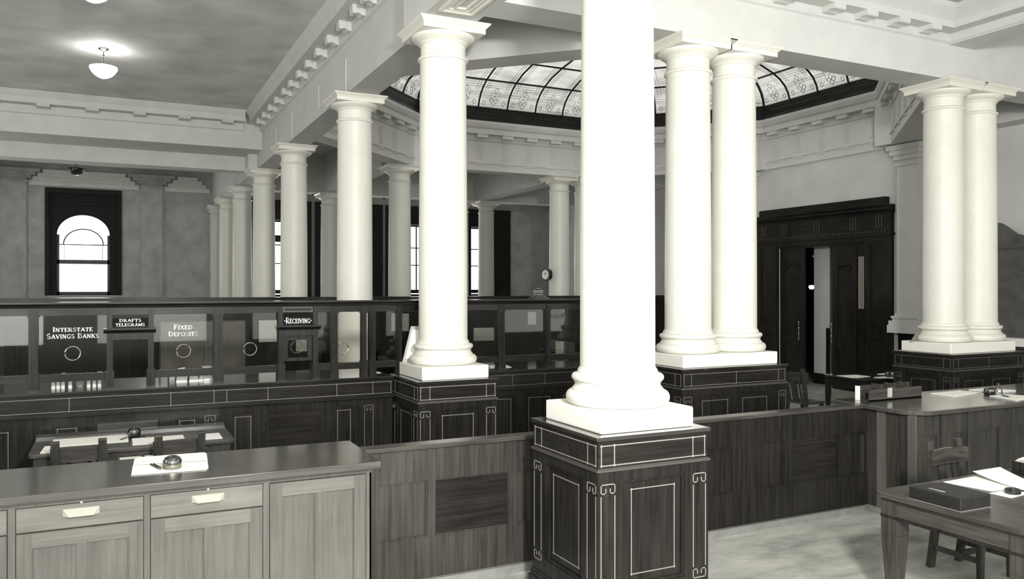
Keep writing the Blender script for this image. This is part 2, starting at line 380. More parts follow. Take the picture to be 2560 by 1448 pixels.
# right wall with the doorway and dado
DY0, DY1 = 12.35, 14.95       # door opening
DZ = H+1.02
m = MB(); holes(m, Face('-x', XR), YN, 0, 20.3, ZC, [(DY0, 0, DY1, DZ)], .3); struct(m.build('wall_right', 'plaster_pale'))
m = MB()
dz = 1.36
for a, b in ((YN, 11.55), (15.62, 20.2)):
    pan = []; n = max(1, int((b-a)/.9)); st = (b-a)/n
    for i in range(n): pan.append((a+i*st+.1, .28, a+(i+1)*st-.1, dz-.22))
    panelled(m, Face('-x', XR-.05), a, 0, b, dz-.03, pan, .018, .03)
    m.box(XR-.09, a, dz-.03, XR, b, dz+.02); m.box(XR-.08, a, 0, XR, b, .16)
struct(m.build('trim_1', 'dark'))
# ------------------------------------------------------------------ architraves and cornices
def modillion(name, F_, u, z, proj, parent, w=.17, h=.12, drop=.0, mat='plaster'):
    """scrolled bracket: ogee side profile, projecting along the face normal"""
    m = MB(); k = []
    prof = [(0, 0), (0, -h), (proj*.28, -h*1.0), (proj*.45, -h*.84), (proj*.62, -h*.78), (proj*.80, -h*.90), (proj*.95, -h*.86), (proj, -h*.70), (proj, 0)]
    n = len(prof)
    for du in (-w/2, w/2):
        k += [F_.pt(u+du, z+b, a) for a, b in prof]
    m.add(k, [tuple(range(n)), tuple(range(2*n-1, n-1, -1))]+[(i, n+i, n+(i+1) % n, (i+1) % n) for i in range(n)])
    return m.build(name, mat, parent)
# (a) long architrave over the colonnade, with the cornice of the long bay on its left
b = sempty('trim_2', (3.4, 5, ZA_))
m = MB(); m.box(3.16, 8.93, ZA_, 3.61, YB, ZC); m.box(2.996, YN, ZA_, 3.61, 8.93, ZC); m.build('architrave', 'plaster', b)
cprof = [(0, H+3.72), (.045, H+3.74), (.06, H+3.80), (.06, H+3.90), (.34, H+3.90), (.34, H+4.02), (.37, H+4.05), (.43, H+4.13), (.43, ZC), (0, ZC)]
# path with the room on its left-hand side when walking +Y along x=3.16
m = MB(); m.sweep([(2.996, YN), (2.996, 8.93)], cprof); m.sweep([(3.16, 8.93), (3.16, 20.0)], cprof); m.build('cornice', 'plaster', b)
FX = Face('-x', 3.12)
mods = [4.9, 5.52]
for i, (px, py) in enumerate([(900, -8), (874, 25), (841, 66), (811, 99), (784, 132), (759, 161), (738, 187), (718, 212), (701, 232), (683, 253), (667, 271), (652, 289), (639, 306)]):
    y = onX(px, py, 2.90).y
    modillion('modillion', FX if y > 8.93 else Face('-x', 2.96), y, H+3.90, .20, b, w=.16, h=.135)
m = MB()
for px in (871, 801, 730, 700): pass
for px in (865, 797, 730, 690):
    y = onX(px, 250, 3.16).y; m.box(3.148, y-.02, H+3.0, 3.16, y+.02, H+3.5)
m.build('frieze_rib', 'plaster', b)
# moulded soffit panel between the first two columns
m = MB(); m.sweep([(3.08, 5.75), (3.08, 8.02), (3.47, 8.02), (3.47, 5.75)][::-1], [(0, ZA_-.028), (.03, ZA_-.028), (.05, ZA_-.016), (.08, ZA_-.018), (.1, ZA_+.001), (0, ZA_+.001)], True)
m.sweep([(3.20, 5.87), (3.20, 7.90), (3.35, 7.90), (3.35, 5.87)][::-1], [(0, ZA_-.02), (.022, ZA_-.02), (.03, ZA_+.001), (0, ZA_+.001)], True)
m.build('soffit_moulding', 'column', b)
# (b) cross beams of the long bay
b = sempty('trim_3', (0, 20, H+3.32))
m = MB(); m.box(XL, 20.0, H+3.32, 3.3, 21.3, ZC); m.box(XL, 21.3, ZA_, 2.95, 21.75, ZC); m.box(2.95, 20.75, ZA_, 3.16, 21.75, ZC); m.build('architrave', 'plaster', b)
m = MB(); m.sweep([(2.73, 20.0), (XL, 20.0)][::-1], [(-o, z) for o, z in cprof]); m.build('cornice', 'plaster', b)
FY = Face('-y', 19.96); xx = 2.35
while xx > -4.6:
    modillion('modillion', FY, xx, H+3.90, .28, b, w=.25, h=.06); xx -= .93
# (c) architrave in front of the light well and the two coffer beams of the near bay
b = sempty('trim_4', (8, 7.8, ZA_))
m = MB(); m.box(3.61, 7.53, ZA_, XR, 8.03, ZC); m.build('architrave', 'plaster', b)
m = MB(); m.box(10.6, YN, H+3.45, 11.15, 7.53, H+3.86); m.box(3.61, -2.2, H+3.45, 10.6, -1.7, H+3.86); m.build('cross_beam', 'plaster', b)
rprof = [(0, H+3.46), (.03, H+3.48), (.05, H+3.52), (.05, H+3.58), (.26, H+3.58), (.26, H+3.67), (.29, H+3.70), (.40, H+3.80), (.40, H+3.865), (0, H+3.865)]
m = MB(); m.sweep([(3.61, YN), (3.61, 7.53), (10.6, 7.53), (10.6, YN)], [(-o, z) for o, z in rprof]); m.build('cornice', 'plaster', b)
F7 = Face('-y', 7.49)
for px in (2036, 2120, 2202, 2285): pass
for i, (px, py) in enumerate([(2097, 13), (2178, 31), (2259, 48), (2338, 65)]):
    x = onY(px, py, 7.3).x; modillion('modillion', F7, x, H+3.58, .22, b, w=.20, h=.075)
for x in (4.6, 5.3, 6.0, 6.7, 7.35): modillion('modillion', F7, x, H+3.58, .22, b, w=.20, h=.075)
F10 = Face('-x', 10.57)
# (d) the octagonal entablature of the light well
b = sempty('trim_5', (8.9, 13.3, ZA_))
ring = OCT
m = MB(); m.sweep(ring, [(.004, ZA_+.003), (.004, H+3.15), (.03, H+3.15), (.03, H+3.205), (.004, H+3.205), (.004, ZC-.002), (-.445, ZC-.002), (-.445, ZA_+.003)], True); m.build('architrave', 'plaster', b)
m = MB(); m.sweep(ring, [(0, H+3.70), (.03, H+3.71), (.05, H+3.78), (.05, H+3.86), (.2, H+3.86), (.2, H+3.98), (.24, H+4.02), (.27, H+4.10), (.27, H+4.17), (.0, H+4.17)], True); m.build('cornice', 'plaster', b)
m = MB(); m.sweep(ring, [(.25, H+4.171), (.25, H+4.20), (.23, H+4.24), (.23, H+4.30), (.19, H+4.31), (.19, H+4.38), (.15, H+4.42), (.15, H+4.48), (.11, H+4.52), (.0, H+4.52), (.0, H+4.171)], True)
m.build('skylight_kerb', 'darkx', b)
for i in range(8):
    a, c = Vector(OCT[i]), Vector(OCT[(i+1) % 8]); L = (c-a).length; t = (c-a)/L; nn = Vector((-t.y, t.x)); n = max(2, round(L/.72)); st = L/n
    if i in (0, 1, 7): continue                       # faces turned away from the room's view
    for k in range(n):
        p = a+t*(st*(k+.5)); q = lambda u, w, z: (p.x+t.x*u+nn.x*w, p.y+t.y*u+nn.y*w, z)
        def bx(m, u0, u1, w0, w1, z0, z1):
            vs = [q(u, w, z) for z in (z0, z1) for w in (w0, w1) for u in (u0, u1)]
            m.add(vs, [(0, 2, 3, 1), (4, 5, 7, 6), (0, 1, 5, 4), (2, 6, 7, 3), (0, 4, 6, 2), (1, 3, 7, 5)])
        mm = MB(); bx(mm, -.15, .15, .02, .18, H+3.775, H+3.86); mm.build('modillion', 'plaster', b)
        mm = MB()
        for du in (-.075, -.025, .025, .075): bx(mm, du-.014, du+.014, -.002, .016, H+3.24, H+3.62)
        mm.build('triglyph', 'plaster', b)
        mm = MB(); bx(mm, -.12, .12, -.002, .02, H+3.105, H+3.15); mm.build('guttae_block', 'plaster_pale', b)
# ------------------------------------------------------------------ leaded glass skylight
sk = thing('skylight', 'octagonal coved skylight of leaded glass with dark curved ribs', 'skylight', (8.9, 13.3, H+4.5))
SP = [(.10, 4.52), (.16, 4.70), (.26, 4.86), (.42, 5.00), (.63, 5.12), (1.0, 5.26), (1.52, 5.37), (2.1, 5.45), (2.7, 5.50)]
RG = [inset(OCT, o) for o, z in SP]
def surf(i, s, k, lift=0.0):
    """point on side i, arclength s along the octagon side, at fractional ring k"""
    k0 = int(min(k, len(SP)-1.001)); fk = k-k0; o = SP[k0][0]*(1-fk)+SP[k0+1][0]*fk; z = SP[k0][1]*(1-fk)+SP[k0+1][1]*fk
    a, c = Vector(OCT[i]), Vector(OCT[(i+1) % 8]); t = (c-a).normalized(); nn = Vector((-t.y, t.x))
    return Vector((a.x+t.x*s+nn.x*(o+lift*.7), a.y+t.y*s+nn.y*(o+lift*.7), H+z-lift))
def extent(i, k):
    k0 = int(min(k, len(SP)-1.001)); fk = k-k0; a, c = Vector(OCT[i]), Vector(OCT[(i+1) % 8]); t = (c-a).normalized(); r = []
    for j in (i, (i+1) % 8):
        p = Vector(RG[k0][j])*(1-fk)+Vector(RG[k0+1][j])*fk; r.append((p-a).dot(t))
    return r
for i in range(8):
    m = MB(); vs = []
    for k in range(len(SP)):
        for j in (i, (i+1) % 8): vs.append((*RG[k][j], H+SP[k][1]))
    m.add(vs, [(2*k, 2*k+1, 2*k+3, 2*k+2) for k in range(len(SP)-1)]); m.build('glass', 'skyglass', sk, smooth=True)
m = MB(); m.add([(*p, H+SP[-1][1]) for p in RG[-1]], [tuple(range(7, -1, -1))]); m.build('glass', 'skyglass', sk)
lead = MB()
for i in range(8):
    a, c = Vector(OCT[i]), Vector(OCT[(i+1) % 8]); L = (c-a).length; e0 = extent(i, 0); n = max(4, round((e0[1]-e0[0])/.83)); st = (e0[1]-e0[0])/n
    m = MB(); m.tube([(*RG[k][i], H+SP[k][1]-.02) for k in range(len(SP))], .034, 6); m.build('corner_rib', 'iron', sk, smooth=True)
    for j in range(n):
        s = e0[0]+st*j
        if j:
            pts = []
            for kk in range(0, (len(SP)-1)*4+1):
                k = kk/4; e = extent(i, k)
                if e[0] <= s <= e[1]: pts.append(surf(i, s, k, .02))
            if len(pts) > 1:
                m = MB(); m.tube(pts, .024, 6); m.build('rib', 'iron', sk, smooth=True)
        if i in (0, 1): continue
        def ln(s0, k0, s1, k1, w=.008):
            if k0 > 8 or k1 > 8: return
            e = extent(i, min(k0, k1)); f = extent(i, max(k0, k1))
            if min(s0, s1) < max(e[0], f[0]) or max(s0, s1) > min(e[1], f[1]): return
            lead.bar(surf(i, s0, k0, .006), surf(i, s1, k1, .006), w, w)
        for (cs, ck, r) in ((.5, .75, .055), (.5, 1.45, .055), (.43, 1.1, .055), (.57, 1.1, .055), (.16, .8, .05), (.84, .8, .05), (.5, 2.5, .06)):
            x = s+st*cs; dk = r*6.3
            for p, q in (((0, 1), (1, 0)), ((1, 0), (0, -1)), ((0, -1), (-1, 0)), ((-1, 0), (0, 1))): ln(x+p[0]*r, ck+p[1]*dk, x+q[0]*r, ck+q[1]*dk)
        for kk in (.3, .55, 1.8, 2.1, 2.9, 3.2, 3.5, 3.75): ln(s+.02, kk, s+st-.02, kk, .006)
        for ks in (.12, .2, .8, .88): ln(s+st*ks, 2.4, s+st*ks, 4.0, .006); ln(s+st*ks, 4.0, s+st*ks, 6.0, .006)
        ln(s+st*.36, 1.1, s+st*.36, 2.4, .006); ln(s+st*.64, 1.1, s+st*.64, 2.4, .006)
lead.build('leading', 'lead', sk)
for k in (4, 6):
    m = MB(); P = [Vector((*p, H+SP[k][1]-.02)) for p in RG[k]]
    for i in range(8): m.tube([P[i], P[(i+1) % 8]], .022, 6)
    m.build('purlin', 'iron', sk)
m = MB()
m.tube([Vector((*p, H+SP[0][1]+.005)) for p in RG[0]]+[Vector((*RG[0][0], H+SP[0][1]+.005))], .03, 6); m.build('purlin', 'iron', sk)
# ------------------------------------------------------------------ columns
def column(x, y, z0, z1, label, name='column', sc=1.0, plinth=False, group=None, rb=.279, rt=.262):
    c = thing(name, label, 'column', (x, y, z0), group); k = sc; rb *= k; rt *= k
    zb = z0; n = 64
    if plinth: m = MB(); m.box(x-.39*k, y-.39*k, z0, x+.39*k, y+.39*k, z0+.14); m.build('plinth', 'stone', c); zb = z0+.14
    def torus(zc, r, h, R): return [(R+r*math.cos(a), zc+h*math.sin(a)) for a in [math.radians(q) for q in range(-90, 91, 15)]]
    base = [(rb+.07*k, 0)]+torus(.052, .046*k, .052, rb+.060*k)+[(rb+.062*k, .112), (rb+.045*k, .13), (rb+.036*k, .15), (rb+.045*k, .168)]+torus(.198, .028*k, .028, rb+.035*k)+[(rb+.02*k, .232), (rb+.018*k, .25), (rb+.001, .275)]
    m = MB(); m.lathe(base, x, y, n, zb); m.build('base', 'column', c, smooth=True)
    zs = zb+.275; ze = z1-.40; pr = []
    for i in range(13):
        u = i/12; r = rb+(rt-rb)*(u**1.6); pr.append((r, zs+(ze-zs)*u))
    pr += [(rt+.004, ze+.01), (rt+.02*k, ze+.015), (rt+.026*k, ze+.03), (rt+.02*k, ze+.045), (rt+.008, ze+.05), (rt+.002, ze+.055), (rt-.006, ze+.06)]
    m = MB(); m.lathe(pr, x, y, n, 0); m.build('shaft', 'column', c, smooth=True)
    q = [(rt-.006, ze+.06), (rt-.006, ze+.185), (rt+.008, ze+.19), (rt+.008, ze+.20), (rt+.018, ze+.203), (rt+.018, ze+.213), (rt+.035*k, ze+.225), (rt+.075*k, ze+.245), (rt+.098*k, ze+.27), (rt+.10*k, ze+.285)]
    m = MB(); m.lathe(q, x, y, n, 0); m.build('capital', 'column', c, smooth=True)
    a0, a1 = .368*k, .414*k
    m = MB(); lv = [(a0, 0), (a0, .058), (a0+.012, .062), (a0+.014, .072), (a0+.03, .085), (a1, .103), (a1, .115)]
    for i in range(len(lv)-1):
        (r0, h0), (r1, h1) = lv[i], lv[i+1]; zz = z1-.115
        vs = [(x+s*r0, y+t*r0, zz+h0) for s, t in ((-1, -1), (1, -1), (1, 1), (-1, 1))]+[(x+s*r1, y+t*r1, zz+h1) for s, t in ((-1, -1), (1, -1), (1, 1), (-1, 1))]
        m.add(vs, [(i_, (i_+1) % 4, 4+(i_+1) % 4, 4+i_) for i_ in range(4)])
    m.add([(x+s*a0, y+t*a0, z1-.115) for s, t in ((-1, -1), (1, -1), (1, 1), (-1, 1))], [(3, 2, 1, 0)])
    m.add([(x+s*a1, y+t*a1, z1) for s, t in ((-1, -1), (1, -1), (1, 1), (-1, 1))], [(0, 1, 2, 3)])
    m.build('abacus', 'column', c)
    return c
XC = 3.3635; Y0, Y1 = 5.058, 8.6246; ZP = 1.30; ZPP = ZP+.1454
column(XC, Y0, ZPP, ZA_-.002, 'huge bright white column in the foreground, its capital out of view')
column(XC, Y1, ZPP, ZA_-.002, 'tall white column on the square pedestal that ends the teller counter')
cl = ['white column rising behind the glass screen, its lower shaft bright through the pane', 'white column fourth in the receding colonnade, just left of the one seen through glass',
      'greyish column fifth in the receding colonnade, touching the pale beam return', 'dim column sixth in the receding colonnade', 'farthest round column of the receding colonnade, beside the square pilaster']
for y, lb in zip((12.415, 17.2, 21.0, 24.85, 28.2), cl): column(XC, y, 0, ZA_-.002, lb, plinth=True)
ZQ = H-.9222; ZQQ = ZQ+.149
PA = (6.235, 6.955); PB = (10.865, 11.62)
column(PA[0], 7.846, ZQQ, ZA_-.002, 'left column of the middle pair sharing one white plinth')
column(PA[1], 7.846, ZQQ, ZA_-.002, 'right column of the middle pair sharing one white plinth')
column(PB[0], 7.81, ZQQ, ZA_-.002, 'left column of the pair nearest the right edge of the hall')
column(PB[1], 7.81, ZQQ, ZA_-.002, 'right column of the pair nearest the right edge of the hall')
# far corner columns of the light well and the hall beyond
column(6.22, 18.85, 0, ZA_-.002, 'slim looking far column under the left rear corner of the skylight opening', plinth=True)
column(10.68, 18.85, 0, ZA_-.002, 'far column with the round clock on it under the rear of the skylight', plinth=True)
column(11.46, 18.85, 0, ZA_-.002, 'far column just right of the one with the clock, mostly hidden', plinth=True)
column(6.05, 25.3, 0, ZA_-.002, 'farthest free column left of centre, in front of the rear windows', plinth=True)
column(11.45, 25.3, 0, ZA_-.002, 'farthest free column right of centre, beside the dark rear window casing', plinth=True)
column(10.5, 25.3, 0, ZA_-.002, 'far rear column showing only as a sliver beside the hall\'s second pier', plinth=True)
m = MB()
m.box(3.61, 25.08, ZA_, XR+2.4, 25.52, ZC); m.box(5.83, 19.05, ZA_, 6.27, 25.08, ZC); m.box(10.9, 19.05, ZA_, 11.35, 25.08, ZC)
m.box(XL, 25.0, H+3.45, 3.16, 25.4, ZC)
struct(m.build('trim_6', 'plaster_pale'))
# pilaster closing the colonnade, and pilasters of the back wall
def pilaster(F_, u0, u1, z0, z1, w=.09, mat='plaster_grey', cap=.35, parent=None, base=False, fl=1.0):
    m = MB(); F_.box(m, u0, z0, u1, z1, 0, w)
    for k, (a, b, e) in enumerate(((-cap, -cap+.06, .03), (-.30, -.2, .05), (-.2, -.1, .10), (-.1, 0, .15))): F_.box(m, u0-e*fl, z1+a, u1+e*fl, z1+b, 0, w+e)
    if base:
        for a, b, e in ((0, .16, .13), (.16, .25, .11), (.25, .30, .06), (.30, .35, .08), (.35, .4, .03)): F_.box(m, u0-e, z0+a, u1+e, z0+b, 0, w+e)
    return m
mm = MB(); mm.box(3.05, 30.55, 0, 3.68, 31.0, ZA_)
for a, b, e in ((-.42, -.36, .03), (-.28, -.16, .06), (-.16, 0, .12)): mm.box(3.05-e, 30.55-e, ZA_+a, 3.68+e, 31, ZA_+b)
struct(mm.build('trim_7', 'plaster'))
FB = Face('-y', YB); zt = H+3.95
for i, (a, b) in enumerate(((-3.35, -2.62), (.80, 1.50))): struct(pilaster(FB, a, b, 0, zt, cap=.45, fl=2.6).build('trim_%d' % (8+i), 'plaster_grey'))
m = MB()
for a, b in ((-2.45, .62), (1.68, 2.95)):
    for z0, z1, e, k in ((-.52, -.36, .03, -.12), (-.36, -.24, .06, .0), (-.24, -.12, .09, .14), (-.12, 0, .12, .3)): FB.box(m, a+k, zt+z0, b-k, zt+z1, 0, e)
for (a, b) in grp:
    FB.box(m, a-.1, H+3.55, b+.1, H+3.68, 0, .06)
struct(m.build('trim_10', 'plaster'))
m = MB(); FB.box(m, 3.7, 0, XR+2.5, 1.36, 0, .04); FB.box(m, 3.7, 1.36, XR+2.5, 1.42, 0, .07); struct(m.build('baseboard_back', 'dark'))
# ------------------------------------------------------------------ windows
def arch_panel(m, F_, u0, v0, u1, v1, a0, a1, spring, w0, w1, n=24):
    """solid panel u0..u1 x v0..v1 with an arched opening a0..a1 from v0 up"""
    r = (a1-a0)/2; c = (a0+a1)/2; rise = r*.85
    inner = [(a0, v0), (a0, spring)]+[(c-r*math.cos(PI*i/n), spring+rise*math.sin(PI*i/n)) for i in range(1, n)]+[(a1, spring), (a1, v0)]
    k = len(inner); outer = []
    for i, (x, y) in enumerate(inner):
        if i <= 1: outer.append((u0, v0 if i == 0 else y))
        elif i >= k-2: outer.append((u1, v0 if i == k-1 else y))
        else:
            f = (i-1)/(k-3); 
            outer.append((u0, v1) if f < .18 and i > 2 else ((u1, v1) if f > .82 and i < k-3 else (u0+(u1-u0)*((f-.18)/.64), v1)) if .18 <= f <= .82 else ((u0, spring+(v1-spring)*f/.18) if f < .5 else (u1, spring+(v1-spring)*(1-f)/.18)))
    vs = [F_.pt(x, y, w) for w in (w0, w1) for x, y in inner+outer]; o = 2*k
    for i in range(k-1):
        q = [i, i+1, k+i+1, k+i]
        m.add([vs[j] for j in q]+[vs[j+o] for j in q], [(0, 1, 2, 3), (7, 6, 5, 4), (0, 4, 5, 1), (2, 6, 7, 3), (1, 5, 6, 2), (3, 7, 4, 0)])
w = sempty('window_1', (-.95, YB, WZ0))
Fw = Face('-y', YB+.2)
m = MB(); arch_panel(m, Fw, -2.02, WZ0, .13, WZ1, -1.76, -.17, H+1.82, 0, .06)
for a, b, c, d in ((-2.1, WZ0, -2.0, WZ1-.1), (.11, WZ0, .21, WZ1-.1), (-2.1, WZ1-.1, .21, WZ1+.07)): Face('-y', YB).box(m, a, b, c, d, -.2, .06)
for dz_, e in ((-.28, .05), (-.42, .09), (-.5, .03)): Face('-y', YB+.14).box(m, -1.9, WZ1+dz_-.05, 0.0, WZ1+dz_, 0, e)
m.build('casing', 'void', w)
m = MB()
Fw.box(m, -1.76, H+.83, -.17, H+.97, -.06, .02); Fw.box(m, -1.76, H-.24, -.17, H-.12, -.06, .02); Fw.box(m, -1.76, H+1.47, -.17, H+1.50, -.04, .0)
for u in (-1.76, -.24): Fw.box(m, u, H-.24, u+.07, H+1.82, -.06, .02)
for u in (-1.55, -.40): Fw.box(m, u, H+.97, u+.015, H+1.5, -.04, 0)
m.build('sash', 'dark', w)
m = MB(); pts = [(-.965-.6*math.cos(PI*i/18), YB+.22, H+1.5+.52*math.sin(PI*i/18)) for i in range(19)]; m.tube(pts, .018, 6)
m.build('glazing_bar', 'dark', w)
m = MB(); Fw.box(m, -1.76, H-.2, -.17, H+2.5, -.05, -.045); m.build('pane', 'pane', w)
for gi, (a, b) in enumerate(grp):
    w = sempty('window_%d' % (gi+2), ((a+b)/2, YB, H-.24)); c = (a+b)/2; F1 = Face('-y', YB)
    m = MB()
    for u0, u1 in ((a, c-.52), (c+.52, b)):
        panelled(m, Face('-y', YB-.12), u0, .9, u1, H+3.3, [(u0+.14, 1.5, u1-.14, H+.35), (u0+.14, H+.5, u1-.14, H+2.3)], .03, .08, .03)
    panelled(m, Face('-y', YB-.12), c-.52, H+2.55, c+.52, H+3.3, [(c-.4, H+2.68, c+.4, H+3.18)], .03, .08, .03)
    m.box(c-.52, YB-.12, .9, c+.52, YB+.3, H-.24)
    m.build('casing', 'dark', w)
    m = MB(); F2 = Face('-y', YB+.2)
    for v in (H+.92, H+1.62): F2.box(m, c-.52, v, c+.52, v+.035, -.04, .0)
    if gi in (0, 1): F2.box(m, c-.52, H+1.75, c+.52, H+2.0, -.04, .0)
    F2.box(m, c-.52, H-.2, c+.52, H-.06, -.05, .02); F2.box(m, c-.52, H+2.5, c+.52, H+2.62, -.05, .02); F2.box(m, c-.02, H-.1, c+.02, H+2.55, -.04, .0)
    m.build('sash', 'dark', w)
    m = MB(); F2.box(m, c-.52, H-.2, c+.52, H+2.6, -.032, -.028); m.build('pane', 'pane', w)
# ------------------------------------------------------------------ pedestals
def pedestal(label, x0, x1, y0, y1, zs, zpl, px0, px1, py0, py1, cols, sidepan, it=.0075):
    """x0..x1 slab outline; zs slab top; p* = plinth outline"""
    cx, cy = (x0+x1)/2, (y0+y1)/2; p = thing('pedestal', label, 'pedestal', (cx, cy, 0))
    m = MB(); m.box(px0, py0, zs, px1, py1, zpl); m.build('plinth', 'stone', p, bevel=.012)
    m = MB(); m.box(x0, y0, zs-.028, x1, y1, zs); m.build('top_slab', 'top', p, bevel=.006)
    e = .018
    m = MB(); m.box(x0+e, y0+e, zs-.215, x1-e, y1-e, zs-.028); m.build('frieze', 'darkx', p)
    m = MB(); m.box(x0+.002, y0+.002, zs-.236, x1-.002, y1-.002, zs-.222); m.box(x0+.014, y0+.014, zs-.222, x1-.014, y1-.014, zs-.214); m.build('bead', M['inlay_dim'], p)
    h = .014; X0, X1, Y0_, Y1_ = x0+h, x1-h, y0+h, y1-h; zt_ = zs-.237
    m = MB(); m.box(X0+.045, Y0_+.045, 0, X1-.045, Y1_-.045, zt_)
    def side(F_, u0, u1, n):
        W = u1-u0; pw = .19; inner0, inner1 = u0+pw, u1-pw; k = []
        st = (inner1-inner0)/n
        for i in range(n): k.append((inner0+i*st+(.02 if n == 1 else .04), .26, inner0+(i+1)*st-(.02 if n == 1 else .04), zt_-.07))
        panelled(m, F_, u0 if F_.k == '-y' else u0+.0445, 0, u1, zt_, k, .024, .02, .02)
        return k
    fr = Face('-y', Y0_); lf = Face('-x', X0); rt_ = Face('+x', X1)
    kf = side(fr, X0, X1, cols); kl = side(lf, Y0_, Y1_, sidepan); kr = side(rt_, Y0_, Y1_, sidepan)
    m.build('body', 'dark', p)
    m = MB(); m.box(x0-.012, y0-.012, 0, x1+.012, y1+.012, .10); m.box(x0-.001, y0-.001, .10, x1+.002, y1+.002, .13); m.box(x0+.006, y0+.006, .13, x1-.006, y1-.006, .15)
    m.build('base_moulding', 'dark', p)
    m = MB()
    for F_, u0, u1, ks in ((fr, X0, X1, kf), (lf, Y0_, Y1_, kl), (rt_, Y0_, Y1_, kr)):
        Ff = Face(F_.k, F_.p)
        Ff.p += -(h-e) if F_.k in ('-y', '-x') else (h-e)
        Ff.p = {'-y': y0+e, '-x': x0+e, '+x': x1-e}[F_.k]
        cuts = [u0+.135, u1-.135]+([(u0+u1)/2] if len(ks) > 1 else [])
        inlay_rect(m, Ff, u0+.03, zs-.196, u1-.03, zs-.062, it, .002, True, cuts)
        for a, b in ((u0+.025, u0+.135), (u1-.135, u1-.025)): meander(m, F_, a, .235, b, zt_-.085, it*.95)
        for a, b_, c, d in ks:
            g_ = .075
            inlay_rect(m, Face(F_.k, F_.p+(.024 if F_.k in ('-y', '-x') else -.024)), a+g_, b_+g_, c-g_, d-g_, it*.9, .002)
    m.build('inlay', 'inlay', p)
    return p
M['inlay_dim'] = plain('dull_bead', (.055, .052, .047), .4)
s = .481
pedestal('foreground pedestal of inlaid dark wood carrying the huge white column', XC-s, XC+s, Y0-s, Y0+s, ZP, ZPP, XC-.3946, XC+.3946, Y0-.3946, Y0+.3946, 1, 1)
pedestal('inlaid dark wood pedestal where the teller counter meets the second column', XC-s, XC+s, Y1-s, Y1+s, ZP, ZPP, XC-.3946, XC+.3946, Y1-.3946, Y1+.3946, 1, 1)
pedestal('wide inlaid pedestal under the middle pair of columns', 5.856-.09, 7.296+.09, 7.45-.09, 8.242+.09, ZQ, ZQQ, 5.856, 7.296, 7.45, 8.242, 2, 1, .0045)
pedestal('wide inlaid pedestal under the right-hand pair of columns', 10.472-.09, 11.93+.09, 7.41-.09, 8.205+.09, ZQ, ZQQ, 10.472, 11.93, 7.41, 8.205, 2, 1, .0028)
# ------------------------------------------------------------------ teller counter
YCF = 8.93; XCL = -4.6; XCR = 5.75
def teller_counter(label, x0, x1, panels_px):
    t = thing('teller_counter', label, 'counter', ((x0+x1)/2, YCF, 0))
    m = MB(); m.box(x0, YCF-.06, ZP-.03, x1, 9.98, ZP); m.build('countertop', 'top', t, bevel=.006)
    m = MB(); m.box(x0, YCF, ZP-.225, x1, 9.7, ZP-.03); m.box(x0, YCF-.03, ZP-.245, x1, YCF+.1, ZP-.225); m.build('frieze', 'darkx', t)
    Fc = Face('-y', YCF+.03); m = MB()
    m.box(x0, YCF+.1, 0, x1, 9.7, ZP-.245)
    panelled(m, Fc, x0, 0, x1, ZP-.245, panels_px, .022, .03, .018)
    m.box(x0, YCF-.02, 0, x1, YCF+.06, .17); m.build('body', 'dark', t)
    return t
def panpx(l, Y, z0=.36, z1=.98): return [(onY(a, 900, Y).x, z0, onY(b_, 900, Y).x, z1) for a, b_ in l]
Lp = panpx([(-120, 35), (128, 205), (238, 400), (436, 500), (576, 640), (668, 806), (834, 888)], YCF+.03)
tc1 = teller_counter('long polished teller counter with inlaid frieze left of the second column', XCL, XC-s-.014, [q for q in Lp])
Rp = [(3.95, .36, 4.45, .98), (4.6, .36, 5.0, .98), (5.1, .36, 5.6, .98)]
tc2 = teller_counter('shorter stretch of teller counter right of the second column', XC+s+.014, XCR, Rp)
m = MB(); Fi = Face('-y', YCF); Fp = Face('-y', YCF+.052)
zt0, zt1 = ZP-.197, ZP-.068
cuts = [onY(px, 990, YCF).x for px in (427, 535, 567, 670, 842, 932)]
inlay_rect(m, Fi, -1.6, zt0, XC-s-.04, zt1, .0045, .002, True, cuts+[-.4])
for q in Lp: inlay_rect(m, Fp, q[0]+.05, q[1]+.05, q[2]-.05, q[3]-.05, .0045, .002)
Fq = Face('-y', YCF+.03)
for px in (525, 922):
    u = onY(px, 1000, YCF+.03).x; meander(m, Fq, u-.05, .42, u+.05, .97, .004)
m.build('inlay', 'inlay', tc1)
for q in (Lp[2], Lp[5]):
    mb = MB(); mb.box(q[0]+.02, YCF+.046, q[1]+.02, q[2]-.02, YCF+.0525, q[3]-.02); mb.build('panel_board', 'midx' if q is Lp[2] else 'darkx', tc1)
m = MB(); inlay_rect(m, Fi, XC+s+.02, zt0, XCR-.05, zt1, .0035, .002, True, [4.4, 4.85])
for q in Rp: inlay_rect(m, Fp, q[0]+.05, q[1]+.05, q[2]-.05, q[3]-.05, .0045, .002)
m.build('inlay', 'inlay', tc2)
